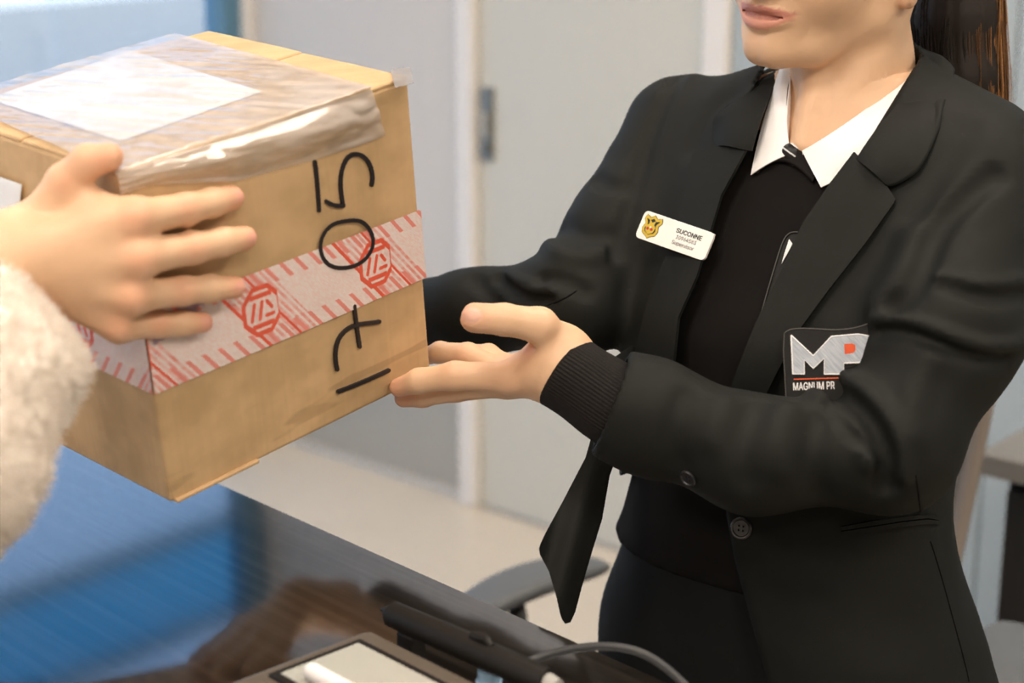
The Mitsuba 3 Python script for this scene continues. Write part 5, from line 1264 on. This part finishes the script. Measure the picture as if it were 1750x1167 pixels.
mat('m_fleece', bump(prin((0.80, 0.745, 0.68), 0.9, 0.2, sheen=0.8), lambda p, n, uv: pfbm(p.x*220, p.y*220, p.z*220, 3)*0.0024, 6e-4))
SL1, SL2 = C(-250, 900, 1.180), C(30, 560, 1.270)
def fleece(P):
    d = ctrunk(P, .022)
    r = chain(P, [CSH, CEL, C(-130, 790, 1.200), C(52, 545, 1.278)], [.085, .078, .066, .055], .04)
    l = chain(P, [LSH, LEL, lwr*.8+LEL*.2], [.085, .070, .052], .04)
    d = smin(smin(d, r, .03), l, .03)
    d = d-(meshkit.fbm(P*55, 3, 41)-.5)*.011-(meshkit.fbm(P*14, 2, 43)-.5)*.012
    n = unit(CWR-SL2); e = C(64, 520, 1.275)
    near = np.linalg.norm(P-e, axis=1) < .12
    d = np.where(near, smax(d, (P-C(64, 510, 1.276))@unit(C(165, 370, 1.285)-C(0, 500, 1.270)), .010), d)
    nl = unit(lwr-LEL); d = np.where(np.linalg.norm(P-lwr, axis=1) < .10, smax(d, (P-lwr)@nl+.03, .008), d)
    d = smax(d, -cone(P, cw(0, 0, 1.36), cw(0, .02, 1.60), .062, .075), .01); d = smax(d, P[:, 2]-1.44, .01)
    return smax(d, .80-P[:, 2], .01)
fm = surface(fleece, bl, bh+[.0, 0, -.1], .0065)
put('person_001__fleece_jacket', fm, 'm_fleece', 'fluffy cream fleece jacket', smooth=True)
def pile(mesh, n, L, seed):
    """Short soft fibres standing on the part of the mesh that the photograph shows."""
    r = np.random.default_rng(seed); fc = mesh.triangles_center; x, y, d = project(fc)
    ok = np.nonzero((x > -160) & (x < 230) & (y > 350) & (y < 1000) & ((mesh.face_normals*(EYE-fc)).sum(1) > -.03))[0]
    w = mesh.area_faces[ok]; k = r.choice(ok, n, p=w/w.sum()); t = mesh.triangles[k]; b = r.dirichlet((1, 1, 1), n)
    p = (t*b[:, :, None]).sum(1); nn = mesh.face_normals[k]+r.normal(0, .55, (n, 3)); nn /= np.linalg.norm(nn, axis=1, keepdims=True)
    side = np.cross(nn, r.normal(0, 1, (n, 3))); side /= np.linalg.norm(side, axis=1, keepdims=True); s2 = np.cross(nn, side)
    l = (L*r.uniform(.5, 1.2, n))[:, None]; bend = r.normal(0, .35, (n, 1)); V = []
    for h, wd in ((-.15, 1), (.5, .8), (1.0, .25)):
        c = p+nn*l*h+side*l*bend*h*h
        for a in (0, 2.0944, 4.1888): V.append(c+(math.cos(a)*side+math.sin(a)*s2)*.00042*wd)
    V = np.stack(V, 1); F = []
    for i in range(2):
        for j in range(3):
            a, b_, c, d_ = i*3+j, i*3+(j+1) % 3, (i+1)*3+(j+1) % 3, (i+1)*3+j; F += [(a, b_, c), (a, c, d_)]
    F = (np.array(F)[None]+np.arange(n)[:, None, None]*9).reshape(-1, 3)
    return trimesh.Trimesh(V.reshape(-1, 3), F, process=False)
put('person_001__fleece_jacket__pile', pile(fm, 9000, .0075, 3), 'm_fleece', 'soft cream fleece pile', kind='stuff', smooth=True)
def legs_c(P):
    d = smax(ctrunk(P, -.004), P[:, 2]-.93, .01); d = smax(d, .80-P[:, 2], .02)
    for s in (-1, 1): d = smin(d, chain(P, [cw(s*.09, 0, .84), cw(s*.095, .02, .46), cw(s*.10, -.02, .08)], [.098, .070, .058], .03), .04)
    return smax(d, .06-P[:, 2], .006)
mat('m_denim', prin((0.06, 0.08, 0.13), 0.8, 0.2))
put('person_001__trousers', surface(legs_c, cw(0, 0, 0)-[.35, .35, 0], cw(0, 0, .96)+[.35, .35, 0], .012), 'm_denim', smooth=True)
for s in (-1, 1):
    f = lambda P, s=s: smax(smin(cone(P, cw(s*.10, -.03, .05), cw(s*.105, .08, .035), .042, .034), cone(P, cw(s*.105, .05, .03), cw(s*.108, .16, .026), .036, .026), .03), .001-P[:, 2], .004)
    put('person_001__shoe', surface(f, cw(s*.10, .05, 0)-[.22, .22, .01], cw(s*.10, .05, .13)+[.22, .22, 0], .008), 'm_shoe', smooth=True)
def hair_c(P):
    p = (P-HCO)@HCR.T/HS; q = p.copy(); q[:, 0] = np.abs(q[:, 0])
    cap = ell(q, (0, -.018, .050), I3, (.083, .102, .092)); cap = smin(cap, ell(q, (0, -.045, -.04), I3, (.075, .065, .10)), .03)
    return smax(cap, -ell(q, (0, .095, -.02), I3, (.062, .078, .090)), .012)*HS
hh = surface(hair_c, HCO-[.15, .17, .2], HCO+[.15, .15, .18], .006)
put('person_001__hair', hh, 'm_hair', smooth=True, color=np.tile([.03, .018, .01], (len(hh.vertices), 1)))
say('person_001', 'person in a fluffy cream sleeve gripping the near corner of the parcel', 'person')
